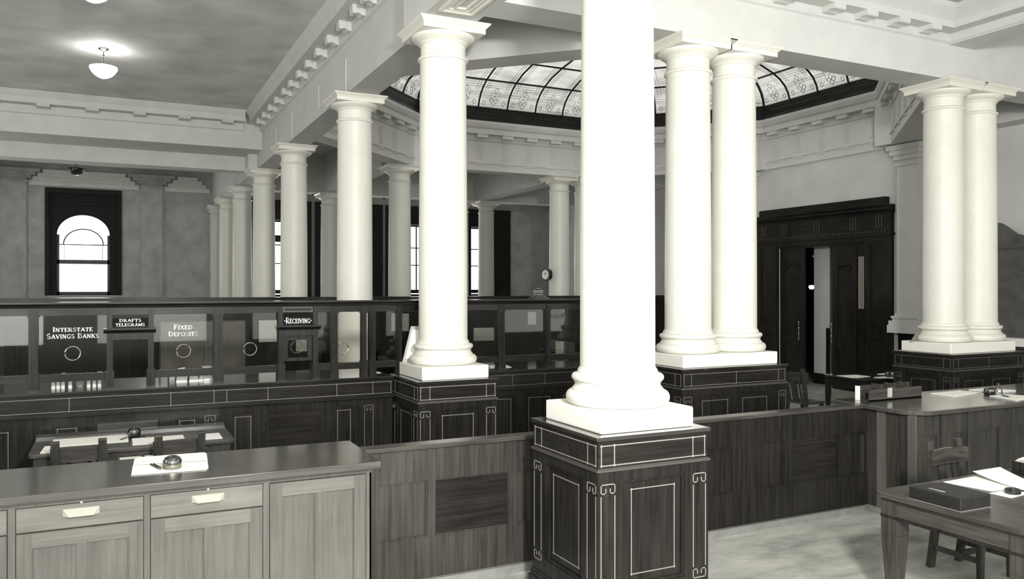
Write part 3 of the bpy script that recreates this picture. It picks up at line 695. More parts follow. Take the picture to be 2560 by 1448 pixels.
# ------------------------------------------------------------------ glazed teller screen on the counter
YS = 9.06; ZT_ = H-.137
scr = thing('teller_screen', 'long dark wood and glass teller screen with lettered panes on the counter', 'screen', (0, YS, ZP))
X0s, X1s = XCL, 6.5
m = MB(); pr = [(-.05, ZT_-.065), (-.05, ZT_-.058), (-.07, ZT_-.05), (-.075, ZT_-.035), (-.10, ZT_-.028), (-.13, ZT_-.018), (-.13, ZT_), (.10, ZT_), (.10, ZT_-.02), (.05, ZT_-.045), (.05, ZT_-.065)]
m.sweep([(X0s, YS), (X1s, YS)], pr); m.build('crown_moulding', 'darkx', scr)
m = MB(); m.box(X0s, YS-.035, ZT_-.13, X1s, YS+.035, ZT_-.065); m.build('top_rail', 'darkx', scr)
def sx(px): return onY(px, 850, YS).x
for a, b_ in ((X0s, sx(267)), (sx(384), sx(694)), (sx(792), X1s)):
    m = MB(); m.box(a, YS-.038, ZP+.085, b_, YS+.038, ZP+.150); m.box(a, YS-.039, ZP+.150, b_, YS+.039, ZP+.158); m.build('bottom_rail', 'darkx', scr)
posts = [(-160, -140), (72, 96), (533, 556), (826, 842), (903, 914), (922, 936), (992, 1002), (1243, 1258), (1362, 1372), (1470, 1480), (1580, 1592)]
for a, b_ in posts:
    m = MB(); u0, u1 = sx(a), sx(b_); m.box(u0, YS-.05, ZP, u1, YS+.05, ZT_-.066)
    for k in (.25, .5, .75): m.box(u0+(u1-u0)*k-.006, YS-.058, ZP+.22, u0+(u1-u0)*k+.006, YS-.05, ZT_-.16)
    m.box(u0-.008, YS-.060, ZP, u1+.008, YS+.051, ZP+.17); m.box(u0-.01, YS-.06, ZT_-.145, u1+.01, YS+.05, ZT_-.13)
    m.build('post', 'dark', scr)
# panes with speaking holes and lettering
panes = [(-140, 72, None), (96, 267, ('Interstate', 'Savings Banks', (182, 884))), (384, 533, ('Fixed', 'Deposits', (459, 878))), (556, 690, (None, None, (625, 873))),
         (795, 826, None), (842, 903, (None, None, (856, 871))), (936, 992, None), (1002, 1243, None), (1258, 1362, None), (1372, 1470, None), (1480, 1580, None)]
Fg = Face('-y', YS-.004)
for a, b_, inf in panes:
    u0, u1 = sx(a), sx(b_)
    m = MB(); m.box(u0, YS-.003, ZP+.158, u1, YS+.003, ZT_-.13); pn = m.build('pane', 'glass', scr)
    if inf:
        if inf[0]:
            lm = MB()
            if inf[0] == 'Interstate': l1, l2 = (132, 233, 818.5, 830), (117, 248, 835, 847.5)
            else: l1, l2 = (434, 482, 812, 824), (421, 495, 829, 841)
            for txt, (pa, pb, pt_, pb_) in zip(inf[:2], (l1, l2)):
                zt2, zb2 = onY(pa, pt_, YS).z, onY(pa, pb_, YS).z
                lettering(lm, Fg, txt, (sx(pa)+sx(pb))/2, zb2, zt2-zb2, .82, 1, sx(pb)-sx(pa))
            lm.build('lettering', 'paint', pn)
        hx, hy = inf[2]; c = onY(hx, hy, YS); m = MB()
        m.tube([(c.x+.068*math.cos(2*PI*i/28), YS-.008, c.z+.068*math.sin(2*PI*i/28)) for i in range(29)], .006, 6); m.build('speaking_ring', 'nickel', pn, smooth=True)
# the two grilled teller openings: frame, lip, signboard
def wicket(pl, pr_, plip0, plip1, zlip, sign, sgn, reflec=None, pane=True):
    u0, u1 = sx(pl), sx(pr_); w = MB(); zl = onY(pl, zlip, YS).z
    for a in (u0, u1-.055):
        w.box(a, YS-.08, ZP+.17, a+.055, YS+.05, zl); w.box(a-.012, YS-.095, ZP, a+.067, YS+.051, ZP+.17); w.box(a+.02, YS-.088, ZP+.2, a+.035, YS-.08, zl-.05)
    w.box(u0+.055, YS-.078, zl-.07, u1-.055, YS+.048, zl-.001)
    for a in (u0, u1-.05): w.box(a, YS-.05, zl, a+.05, YS+.05, ZT_-.066)
    o = w.build('wicket_frame', 'dark', scr)
    w = MB(); w.sweep([(sx(plip0), YS-.05), (sx(plip1), YS-.05)], [(-.10, zl+.03), (-.10, zl+.045), (.05, zl+.045), (.05, zl-.005), (-.03, zl-.005), (-.05, zl+.012)]); w.build('wicket_lip', 'darkx', o)
    s0 = onY(pl+12, sign[0], YS).z; s1 = onY(pl+12, sign[1], YS).z
    w = MB(); w.box(u0+.05, YS-.045, s1, u1-.05, YS+.02, s0); sb = w.build('signboard', 'blackboard', o)
    lm = MB(); n = len(sgn); hh = (s0-s1)/n
    for i, (txt, k) in enumerate(sgn):
        lettering(lm, Face('-y', YS-.045), txt, (u0+u1)/2, s0-hh*(i+1)+hh*.16, hh*.68, .80, 1, (u1-u0-.1)*k)
    lm.build('lettering', 'paint', sb)
    if pane:
        ip = MB(); a0, a1, z0_, z1_ = u0+.055, u1-.055, ZP+.2, zl-.07
        for q in ((a0, z0_+.03, a0+.05, z1_-.05), (a1-.05, z0_+.03, a1, z1_-.05), (a0, z0_, a1, z0_+.03), (a0, z1_-.05, a1, z1_)): Face('-y', YS).box(ip, *q, -.02, .03)
        o2 = ip.build('inner_frame', 'dark', o)
        ip = MB(); ip.box(a0+.05, YS-.003, z0_+.03, a1-.05, YS+.003, z1_-.05); ip.build('pane', 'glass', o)
        c = onY(742, 868, YS); ip = MB(); ip.tube([(c.x+.066*math.cos(2*PI*i/28), YS-.008, c.z+.066*math.sin(2*PI*i/28)) for i in range(29)], .004, 6); ip.build('speaking_ring', 'brass', o, smooth=True)
        ip = MB(); inlay_rect(ip, Face('-y', YS-.036), u0+.06, ZT_-.118, u1-.06, ZT_-.075, .004, .002, True); ip.build('inlay', 'inlay', o)
wicket(267, 384, 259, 389, 832, (796, 818), [('DRAFTS', .62), ('TELEGRAMS', .82)], pane=False)
wicket(694, 792, 690, 797, 824, (791, 812), [('.Receiving.', .92)])
# lettering that faces the staff side, read backwards from the hall
m = MB(); c0, c1 = onY(1372, 796, YS+.004), onY(1412, 784, YS+.004)
lettering(m, Face('-y', YS-.004), 'Receiving', (c0.x+c1.x)/2, c0.z, c1.z-c0.z, .8, -1, abs(c1.x-c0.x)); m.build('lettering', M['inlay'], scr)
# ------------------------------------------------------------------ rear screen and staff area seen through the glass
rs = thing('rear_screen', 'low dark wood screen wall running behind the staff area, topped by a flat rail', 'screen', (6, 14.6, 0))
m = MB(); panelled(m, Face('-y', 14.6), XCL, 0, 13.2, H-.25, [(x, .3, x+.8, 1.8) for x in [XCL+.2+i for i in range(17)]], .03, .05, .03); m.build('body', 'dark', rs)
m = MB(); m.box(XCL, 14.42, H-.25, 13.2, 14.82, H-.155); m.box(XCL, 14.48, H-.32, 13.2, 14.76, H-.25); m.build('crown_moulding', 'darkx', rs)
def desk(label, x, y, w, d, h, rz=0, mat='dark'):
    t = thing('desk', label, 'desk', (x, y, 0)); m = MB(); m.box(x-w/2, y-d/2, h-.04, x+w/2, y+d/2, h); m.build('desktop', 'topd', t, bevel=.006)
    for sx_ in (-1, 1):
        m = MB(); a = x+sx_*(w/2-.24); m.box(a-.2, y-d/2+.05, .0, a+.2, y+d/2-.05, h-.04); q = m.build('drawer_unit', mat, t)
        for k in range(3):
            m = MB(); m.box(a-.17, y-d/2+.03, .12+k*(h-.2)/3, a+.17, y-d/2+.05, .08+(k+1)*(h-.2)/3); m.build('drawer', mat, q)
    return t
M['topd'] = M['top']
desk('dark staff desk behind the pane lettered for interstate savings', -.35, 11.3, 1.5, .8, .95)
desk('dark staff desk behind the pane lettered for fixed deposits', 1.35, 11.6, 1.3, .8, .95)
desk('dark staff desk behind the plain pane beside the receiving wicket', 3.95, 11.1, 1.2, .7, .95)
desk('dark staff desk seen between the second column and the mirror-image lettering', 5.5, 11.6, 1.4, .8, .95)
def cabinet(label, x, y, w, d, h, n, mat='mid'):
    t = thing('cabinet', label, 'cabinet', (x, y, 0)); m = MB(); m.box(x-w/2, y-d/2, 0, x+w/2, y+d/2, h); m.build('body', mat, t, bevel=.005)
    for i in range(n):
        a = x-w/2+.03+i*(w-.06)/n; m = MB(); panelled(m, Face('-y', y-d/2-.02), a+.01, .1, a+(w-.06)/n-.01, h-.06, [(a+.08, .2, a+(w-.06)/n-.08, h-.16)], .012, .008, .012); m.build('door', mat, t)
    return t
cabinet('tall grey cupboard far left behind the screen glass', -1.9, 12.6, 1.1, .5, 1.75, 2, 'oak')
cabinet('grey two-door cupboard behind the fixed deposits pane', 1.2, 13.2, 1.2, .5, 1.8, 2, 'oak')
cabinet('dark shelf cupboard behind the screen right of the second column', 5.6, 13.4, 2.2, .5, 1.9, 4, 'dark')
# papers, ledgers and books seen in and under the panes
def sheet(label, corners, group=None, name='paper_sheet', mat='paper', th=.003, cat='paper'):
    return tag(MB().slab(corners, th).build(name, mat), label, cat, group)
def rect(x, y, w, d, z, a=0):
    c, s_ = math.cos(a), math.sin(a); return [(x+c*u-s_*v, y+s_*u+c*v, z) for u, v in ((-w/2, -d/2), (w/2, -d/2), (w/2, d/2), (-w/2, d/2))]
def ledger(label, x, y, z, w, d, h, a=0, group=None, mat='books'):
    t = thing('ledger', label, 'book', (x, y, z), group); m = MB(); m.box(x-w/2, y-d/2, z, x+w/2, y+d/2, z+h*.12); m.box(x-w/2, y-d/2, z+h*.88, x+w/2, y+d/2, z+h); m.box(x-w/2, y-d/2, z+h*.12, x-w/2+.012, y+d/2, z+h*.88)
    m.build('cover', mat, t); m = MB(); m.box(x-w/2+.012, y-d/2+.01, z+h*.12, x+w/2-.01, y+d/2-.01, z+h*.88); m.build('pages', 'paper', t)
    return t
ledger('thick ledger on the staff desk behind the interstate savings pane', -.55, 11.2, .95, .34, .28, .12)
ledger('open-edged pale ledger beside the thick one behind the interstate savings pane', .05, 11.25, .95, .36, .3, .07)
for i, (px, py, w_, h_, lb) in enumerate(((454, 918, .11, .02, 'left folded paper behind the fixed deposits pane'), (485, 918, .10, .0, 'middle folded paper behind the fixed deposits pane'), (503, 920, .05, -.01, 'right folded paper behind the fixed deposits pane'))):
    c = onY(px, py, 9.3); z = ZP
    m = MB(); x = c.x; y = 9.3
    m = MB(); y = 9.3
    m.add([(x-w_/2, y-.0, z+.0), (x+w_/2, y, z), (x+w_/2-.02, y+.045, z+h_+.13), (x-w_/2+.02, y+.045, z+h_+.12), (x-w_/2, y+.008, z), (x+w_/2, y+.008, z), (x+w_/2-.02, y+.05, z+h_+.13), (x-w_/2+.02, y+.05, z+h_+.12)],
          [(0, 1, 2, 3), (7, 6, 5, 4), (0, 4, 5, 1), (1, 5, 6, 2), (2, 6, 7, 3), (3, 7, 4, 0)])
    tag(m.build('folded_paper', 'paper'), lb, 'paper', 'folded papers behind the fixed deposits pane')
k_ = 0
for px, w_, h_, mt in ((134, .038, .13, 'paper'), (146, .038, .12, 'paper'), (158, .038, .14, 'paper'), (176, .038, .13, 'paper'), (222, .038, .13, 'paper'), (236, .038, .12, 'paper'), (249, .038, .14, 'paper')):
    c = onY(px, 970, 9.32); k_ += 1; t = thing('ledger', 'upright pale ledger %s in the row seen under the rail left of the drafts wicket' % ('first', 'second', 'third', 'fourth', 'fifth', 'sixth', 'last')[k_-1], 'book', (c.x, 9.32, ZP), 'ledgers standing under the screen rail')
    m = MB(); m.box(c.x-w_/2, 9.28, ZP, c.x-w_/2+.006, 9.46, ZP+h_); m.box(c.x+w_/2-.006, 9.28, ZP, c.x+w_/2, 9.46, ZP+h_); m.build('cover', 'card', t)
    m = MB(); m.box(c.x-w_/2+.006, 9.285, ZP, c.x+w_/2-.006, 9.455, ZP+h_-.008); m.build('pages', 'paper', t)
c = onY(200, 970, 9.33); t = thing('bowl', 'grey bowl standing among the pale ledgers under the screen rail', 'bowl', (c.x, 9.36, ZP))
m = MB(); m.lathe([(.001, 0), (.035, 0), (.05, .04), (.062, .085), (.058, .085), (.045, .04), (.001, .01)], c.x, 9.36, 28, ZP); m.build('body', 'card', t, smooth=True)
c = onY(519, 950, 9.32); t = thing('file_box', 'bright white file box at the right end of the fixed deposits pane', 'box', (c.x, 9.32, ZP))
m = MB(); m.box(c.x-.045, 9.26, ZP, c.x+.045, 9.42, ZP+.13); m.build('body', 'paper', t, bevel=.004); m = MB(); m.box(c.x-.05, 9.255, ZP+.13, c.x+.05, 9.425, ZP+.15); m.build('lid', 'paper', t, bevel=.004)
c0, c1 = onY(424, 950, 9.35), onY(500, 950, 9.35); t = thing('paper_tray', 'dark long tray behind the fixed deposits pane', 'tray', (c0.x, 9.5, ZP))
m = MB(); m.box(c0.x, 9.42, ZP, c1.x, 9.72, ZP+.02); m.box(c0.x, 9.42, ZP+.02, c1.x, 9.435, ZP+.10); m.box(c0.x, 9.705, ZP+.02, c1.x, 9.72, ZP+.10); m.box(c0.x, 9.435, ZP+.02, c0.x+.015, 9.705, ZP+.10); m.box(c1.x-.015, 9.435, ZP+.02, c1.x, 9.705, ZP+.10); m.build('body', 'black', t)
# notices pinned inside
for px, py, w_, h_, Y, lb in ((672, 828, .30, .34, 13.05, 'grey notice sheet left of the receiving sign, behind glass'), (758, 858, .22, .26, 12.9, 'pale notice sheet seen through the receiving wicket'),
                              (988, 806, .12, .28, 12.2, 'left of two hung notices behind glass beside the second column'), (1013, 806, .12, .28, 12.2, 'right of two hung notices behind glass beside the second column'),
                              (1210, 836, .38, .22, 12.6, 'wide grey notice seen through the screen right of the second column'), (1330, 796, .16, .22, 12.6, 'small grey notice near the back-to-front lettering')):
    c = onY(px, py, Y); bb = MB(); bb.box(c.x-w_/2, Y, c.z-h_/2, c.x+w_/2, Y+.012, c.z+h_/2); o = bb.build('notice', 'card'); tag(o, lb, 'notice')
    st = MB(); st.box(c.x-.012, Y+.012, 0, c.x+.012, Y+.036, c.z+h_/2); st.build('stand', 'dark', o)
# letter rack with an upright pale card on the counter, right part
c = onY(1398, 900, 9.8)
t = thing('card_holder', 'upright pale card in a small holder on the counter near the mirrored lettering', 'card holder', (c.x, 9.8, ZP))
m = MB(); m.box(c.x-.09, 9.75, ZP, c.x+.12, 9.85, ZP+.012); m.box(c.x+.085, 9.79, ZP+.012, c.x+.1, 9.81, ZP+.21); m.build('stand', 'brass', t)
m = MB(); m.box(c.x-.065, 9.785, ZP+.012, c.x+.065, 9.793, ZP+.26); m.build('card', 'card', t)
m = MB(); m.slab([(4.22, 9.20, ZP+.004), (4.50, 9.16, ZP+.004), (4.48, 9.34, ZP+.03), (4.25, 9.36, ZP+.02)], .003); tag(m.build('paper_sheet', 'paper'), 'curled paper lying on the counter right of the second column', 'paper')
sheet('small paper on the counter left of the second column\'s plinth', rect(2.72, 9.3, .2, .12, ZP+.004), name='paper_sheet')
# white drawing board leaning behind the plinth
t = thing('display_board', 'pale board in a grey frame leaning behind the second column\'s base', 'board', (3.0, 8.95, ZPP))
def lean(m, x0, x1, y0, z0, z1, sh, th, lean_=.12, e=0):
    vs = [(x0+e, y0, z0+e), (x1-e, y0, z0+e), (x1+sh-e, y0+lean_, z1-e), (x0+sh+e, y0+lean_, z1-e)]; vs += [(a, b_+th, c_) for a, b_, c_ in vs]
    m.add(vs, [(0, 1, 2, 3), (7, 6, 5, 4), (0, 4, 5, 1), (1, 5, 6, 2), (2, 6, 7, 3), (3, 7, 4, 0)])
m = MB(); lean(m, 2.975, 3.36, 8.915, ZPP+.001, ZPP+.41, .13, .013, .075); m.build('frame', M['card'], t)
m = MB(); lean(m, 3.01, 3.34, 8.909, ZPP+.04, ZPP+.37, .105, .004, .066); m.build('sheet', 'paper', t)
# small machine on the screen crown
c = onY(1344, 738, YS); t = thing('date_stamp', 'small dark two-tier date stamp standing on the top rail of the screen', 'stamp', (c.x, YS-.03, ZT_))
m = MB(); m.box(c.x-.10, YS-.12, ZT_, c.x+.12, YS+.06, ZT_+.02); m.box(c.x-.08, YS-.1, ZT_+.02, c.x+.08, YS+.04, ZT_+.04); m.build('base', 'black', t, bevel=.006)
m = MB(); m.box(c.x-.055, YS-.08, ZT_+.04, c.x+.045, YS+.02, ZT_+.12); m.box(c.x-.06, YS-.085, ZT_+.065, c.x+.05, YS+.025, ZT_+.08); m.build('head', 'black', t, bevel=.006)
m = MB(); m.lathe([(.0, 0), (.03, 0), (.035, .01), (.02, .02)], c.x-.005, YS-.03, 20, ZT_+.12); m.build('knob', 'brass', t, smooth=True)
# wall clock on the far column
c = onY(1370, 687, 18.7); t = thing('wall_clock', 'small round clock fixed to a far column at the rear of the hall', 'clock', (c.x, 18.72, c.z))
def disc(m, x, y, z, r, d, n=32, ax=(-.75, -.66)):
    A = Vector((ax[0], ax[1], 0)).normalized(); U = Vector((-A.y, A.x, 0)); V = Vector((0, 0, 1)); P = Vector((x, y, z))
    vs = [P+A*k*d+U*r*math.cos(2*PI*i/n)+V*r*math.sin(2*PI*i/n) for k in (0, 1) for i in range(n)]
    m.add(vs, [tuple(range(n)), tuple(range(2*n-1, n-1, -1))]+[(i, n+i, n+(i+1) % n, (i+1) % n) for i in range(n)])
m = MB(); disc(m, c.x+.01, 18.72, c.z, .17, .09, ax=(-.97, -.25)); m.build('case', 'black', t, smooth=True)
m = MB(); disc(m, c.x-.082, 18.697, c.z, .125, .008, ax=(-.97, -.25)); q = m.build('dial', 'paper', t)
m = MB(); m.bar((c.x-.095, 18.695, c.z), (c.x-.085, 18.66, c.z+.07), .012, .006); m.bar((c.x-.095, 18.695, c.z), (c.x-.1, 18.72, c.z+.04), .012, .006); m.build('hand', 'black', q)
# ------------------------------------------------------------------ near oak counter with drawers
NC = thing('drawer_counter', 'long oak counter with drawers and cupboard doors in the left foreground', 'counter', (-.3, 5.85, 0))
NX0, NX1, NF, NB, NZ = -2.2, 1.66, 5.43, 6.28, 1.10
m = MB(); m.box(NX0, NF, NZ-.05, NX1, NB, NZ); m.build('countertop', 'oaktop', NC, bevel=.006)
Fn = Face('-y', NF+.07); nx = lambda px: onY(px, 1300, NF+.07).x
rx1 = nx(928)
m = MB(); m.box(NX0+.03, NF+.09, 0, rx1-.01, NB-.05, NZ-.05)
us = [nx(p) for p in (19, 38, 360, 375, 658, 673, 915, 928)]
zd = .88 - .0
for a, b_ in ((NX0+.03, us[0]-.32), (us[0], us[1]), (us[2], us[3]), (us[4], us[5]), (us[6]-.0, us[7])): Fn.box(m, a, 0, b_, NZ-.05, -.02, .0)
Fn.box(m, NX0+.03, NZ-.085, rx1, NZ-.05, -.02, .004); m.build('carcass', 'oak', NC)
zD = onY(200, 1319, NF+.06).z
def drawer(u0, u1, hx, hy, kx, ky):
    m = MB(); Fn.box(m, u0+.004, zD+.004, u1-.004, NZ-.09, -.02, .006); d = m.build('drawer', 'oakx', NC, bevel=.002)
    c = onY(hx, hy, NF+.05); m = MB(); y0 = NF+.064; w0, w1, h = .098, .064, .036
    # cup pull: trapezoid hood leaning forward at the bottom
    A = [(c.x-w0, y0, c.z+h*.6), (c.x+w0, y0, c.z+h*.6), (c.x+w1, y0-.035, c.z-h*.55), (c.x-w1, y0-.035, c.z-h*.55)]
    Bk = [(c.x-w0, y0+.0, c.z+h*.6-.012), (c.x+w0, y0, c.z+h*.6-.012), (c.x+w1, y0-.028, c.z-h*.7), (c.x-w1, y0-.028, c.z-h*.7)]
    m.add(A+Bk, [(0, 1, 2, 3), (7, 6, 5, 4), (0, 4, 5, 1), (1, 5, 6, 2), (2, 6, 7, 3), (3, 7, 4, 0)])
    for sg in (-1, 1):
        tri = [(c.x+sg*w0, y0, c.z+h*.6), (c.x+sg*w1, y0-.034, c.z-h*.6), (c.x+sg*w0, y0, c.z-h*.55)]; tr2 = [(a-sg*.006, b_, d_) for a, b_, d_ in tri]
        m.add(tri+tr2, [(0, 1, 2), (5, 4, 3), (0, 3, 4, 1), (1, 4, 5, 2), (2, 5, 3, 0)])
    m.build('handle', 'pull', d)
    k = onY(kx, ky, NF+.06); m = MB(); disc(m, k.x, NF+.066, k.z, .008, .005, 16, (0, -1)); m.build('lock', 'brass', d)
drawer(us[0]-1.1, us[0], -200, 1300, -198, 1288)
drawer(us[1], us[2], 203, 1280, 203.6, 1255.6)
drawer(us[3], us[4], 521, 1246, 520.5, 1223.7)
for u0, u1, z1 in ((us[0]-1.1, us[0], zD), (us[1], us[2], zD), (us[3], us[4], zD), (us[5], us[6], NZ-.09)):
    m = MB(); c = u0+(u1-u0)*.5
    panelled(m, Face('-y', NF+.066), u0+.005, .1, u1-.005, z1-.005, [(u0+.085, .2, c-.025, z1-.095), (c+.025, .2, u1-.085, z1-.095)], .014, .006, .004); dq = m.build('door', 'oak', NC)
    m = MB(); Face('-y', NF+.066).box(m, u0+.085, z1-.094, u1-.085, z1-.008, -.002, .0015); m.build('rail', 'oakx', dq)
m = MB(); m.box(rx1-.012, NF+.07, 0, rx1, NB-.05, NZ-.05); m.build('end_panel', 'oak', NC)
# blotter sheets, inkwell, pen on the near counter
zt = NZ+.001
def pxs(l, z): return [onZ(a, b_, z) for a, b_ in l]
sheet('far white blotter sheet with cut corners on the oak counter', pxs([(333, 1162), (336, 1148), (352, 1143), (508, 1131), (516, 1133), (519, 1150)], zt+.004), 'blotter sheets on the oak counter', 'blotter', th=.003)
sheet('near white blotter sheet with cut corners on the oak counter', pxs([(328, 1188), (332, 1164), (519, 1152), (521, 1170), (516, 1174)], zt+.004), 'blotter sheets on the oak counter', 'blotter', th=.003)
def inkwell(label, x, y, z, r, name='inkwell', k=1.0, group=None):
    t = thing(name, label, 'inkwell', (x, y, z), group)
    m = MB(); m.lathe([(.001, 0), (r*.93, 0), (r, .008*k), (r, .028*k)], x, y, 36, z); m.build('base', 'black' if k < 1 else 'brass', t, smooth=True)
    m = MB(); m.lathe([(r*.98, .028*k), (r*1.02, .036*k), (r*.99, .055*k), (r*.8, .072*k), (r*.45, .082*k), (.001, .084*k)], x, y, 36, z); m.build('dome', 'clear', t, smooth=True)
    m = MB(); m.lathe([(.001, .0), (r*.55, .0), (r*.6, .03*k), (r*.3, .045*k), (.001, .05*k)], x, y, 24, z+.028*k); m.build('well', 'black', t, smooth=True)
    return t
def pen(label, a, b_, r=.006, mat='black'):
    a, b_ = Vector(a), Vector(b_); t = thing('pen', label, 'pen', tuple((a+b_)/2)); m = MB(); m.tube([a, a+(b_-a)*.75], r, 8); m.build('holder', mat, t, smooth=True)
    m = MB(); m.tube([a+(b_-a)*.75, b_], r*.6, 8); m.build('nib', 'nickel', t, smooth=True); return t
c = onZ(431, 1171, zt+.004); inkwell('domed glass inkwell on the blotter of the oak counter', c.x, c.y, zt+.005, .058)
pen('dark pen lying on the blotter left of the inkwell', onZ(377, 1161, zt+.011), onZ(403, 1174, zt+.011), .007)
pen('second dark pen lying beside the first on the blotter', onZ(384, 1159.5, zt+.011), onZ(406, 1172, zt+.011), .005)
# ------------------------------------------------------------------ low partition through the foreground pedestal
PY = 5.88; PZ = 1.10
def partition(label, x0, x1, pan, strip=0):
    t = thing('partition', label, 'partition', ((x0+x1)/2, PY, 0))
    m = MB(); panelled(m, Face('-y', PY), x0, .065, x1, PZ-.035, pan, .02, .06, .012); m.build('panelling', 'mid' if strip else 'dark', t)  # same dark wood; paler colour on the left run stands in for reflected light
    if len(pan) > 1:
        w = 1 if strip else 2; a, b_, c, d = pan[w]; m = MB(); m.box(a+.012, PY+.014, b_+.012, c-.012, PY+.021, d-.012); m.build('panel_board', 'darkx', t)
    m = MB(); m.box(max(x0, 1.662), PY-.03, PZ-.035, x1, PY+.12, PZ); m.build('cap_rail', 'midx', t, bevel=.006)
    m = MB(); m.box(x0, PY-.04, 0, x1, PY+.1, .065); m.build('kerb', M['kerb'], t)
    return t
M['kerb'] = plain('terrazzo_kerb', (.19, .19, .175), .5, noise=.15, nscale=12)
px_ = lambda p: onY(p, 1200, PY).x
partition('low panelled partition between the oak counter and the foreground pedestal', rx1+.003, XC-.1, [(px_(946), .38, px_(1069), .82), (px_(1086), .38, px_(1273), .82), (px_(1290), .38, px_(1336)+.25, .82)], 1)
partition('long dark partition from the foreground pedestal to the right-hand counter', XC-.1, 6.905, [(px_(1700), .38, px_(1832), .82), (px_(1885), .38, px_(1961), .82), (px_(1980), .38, px_(2094), .82), (px_(2104), .38, px_(2168), .82)])
# ------------------------------------------------------------------ right-hand counter with rounded corner
RC = thing('corner_counter', 'right-hand wooden counter with a rounded corner and papers on top', 'counter', (8.6, 5.8, 0))
RY0, RY1, RX = 5.24, 6.30, 7.0
def rounded(x0, y0, x1, y1, r, n=10):
    return [(x1, y0), (x1, y1), (x0, y1)]+[(x0+r-r*math.cos(PI/2*i/n), y0+r-r*math.sin(PI/2*i/n)) for i in range(n+1)]
m = MB(); m.prism(rounded(RX-.08, RY0, 12.5, RY1, .25), PZ-.04, PZ+.003); m.build('countertop', 'oaktop', RC, bevel=.008)
m = MB(); m.box(RX, RY0+.09, .066, 12.5, RY1-.06, PZ-.04); m.build('body', 'mid', RC)
m = MB(); Face('-x', RX).box(m, RY0+.07, .066, RY0+.16, PZ-.04, 0, .018); Face('-x', RX).box(m, 5.66, .066, 5.76, PZ-.04, 0, .018); m.build('corner_pilaster', 'oak', RC)
m = MB(); Fr = Face('-y', RY0+.07); rxx = lambda p: onY(p, 1100, RY0+.07).x
pl = []
for a, b_ in ((2302, 2343), (2366, 2408), (2440, 2500), (2520, 2600)): pl.append((rxx(a), .3, rxx(b_), .86))
panelled(m, Fr, RX, .066, 12.45, PZ-.05, pl, .018, .01, .014)
for p in (2354, 2420): Fr.box(m, rxx(p)-.03, .066, rxx(p)+.03, PZ-.05, 0, .02)
m.build('panelling', 'mid', RC)
m = MB(); m.box(RX-.02, RY0+.04, 0, 12.5, RY1-.06, .065); m.build('kerb', M['kerb'], RC)
# clutter on it
def box4(name, label, cat, px4, z, h, mat, bev=.004):
    P = pxs(px4, z); m = MB(); m.add(P+[p+Vector((0, 0, h)) for p in P], [(3, 2, 1, 0), (4, 5, 6, 7)]+[(i, (i+1) % 4, 4+(i+1) % 4, 4+i) for i in range(4)])
    return tag(m.build(name, mat, bevel=bev), label, cat)
z = PZ+.004
t = thing('letter_rack', 'upright wooden letter rack with a pale end on the rounded corner counter', 'rack', (7.7, 6.1, z))
x0, x1 = onY(2166, 1000, 6.02).x, onY(2296, 1000, 6.02).x
m = MB(); m.box(x0, 5.98, z, x1, 6.0, z+.12); m.box(x0, 6.13, z, x1, 6.15, z+.15); m.box(x0, 5.98, z, x1, 6.15, z+.012); m.build('case', 'midx', t)
m = MB(); m.box(x0-.012, 6.10, z, x0-.001, 6.155, z+.15); m.build('end_card', 'paper', t)
for k in range(3):
    m = MB(); a = x0+(x1-x0)*(.25+.25*k); m.box(a, 6.0, z+.012, a+.01, 6.13, z+.17); m.build('divider', 'midx', t)
m = MB(); m.box(x0+.27, 5.965, z+.03, x0+.33, 5.979, z+.13); m.build('card', 'card', t)
sheet('white paper pad nearest the letter rack on the corner counter', pxs([(2326, 983), (2398, 976), (2446, 981), (2385, 991)], z+.01), 'paper pads on the corner counter', 'paper_pad', th=.009)
sheet('white paper pad behind the glass bottle on the corner counter', pxs([(2422, 974), (2470, 969), (2540, 976), (2480, 981)], z+.01), 'paper pads on the corner counter', 'paper_pad', th=.009)
sheet('white paper pad under the pen at the right edge of the corner counter', pxs([(2474, 989), (2520, 986), (2590, 991), (2540, 1001)], z+.01), 'paper pads on the corner counter', 'paper_pad', th=.009)
c = onZ(2474, 986, z); inkwell('round glass inkwell between the paper pads on the corner counter', c.x, c.y, z, .058, k=.99)
c = onZ(2496, 984, z); t = thing('glue_bottle', 'small clear glass bottle with a stopper on the corner counter', 'bottle', (c.x, c.y, z))
m = MB(); m.lathe([(.001, 0), (.04, 0), (.042, .01), (.036, .06), (.02, .08), (.015, .085)], c.x, c.y, 24, z); m.build('body', 'clear', t, smooth=True)
m = MB(); m.lathe([(.001, .08), (.013, .08), (.013, .10), (.018, .103), (.018, .113), (.001, .115)], c.x, c.y, 20, z); m.build('stopper', 'clear', t, smooth=True)
pen('pen holder lying on the rightmost pad of the corner counter', onZ(2506, 989, z+.018), onZ(2526, 992.5, z+.018), .007)
pen('thin pale pen lying at the front of the corner counter', onZ(2458, 993, z+.006), onZ(2502, 1000, z+.006), .004, 'inlay')
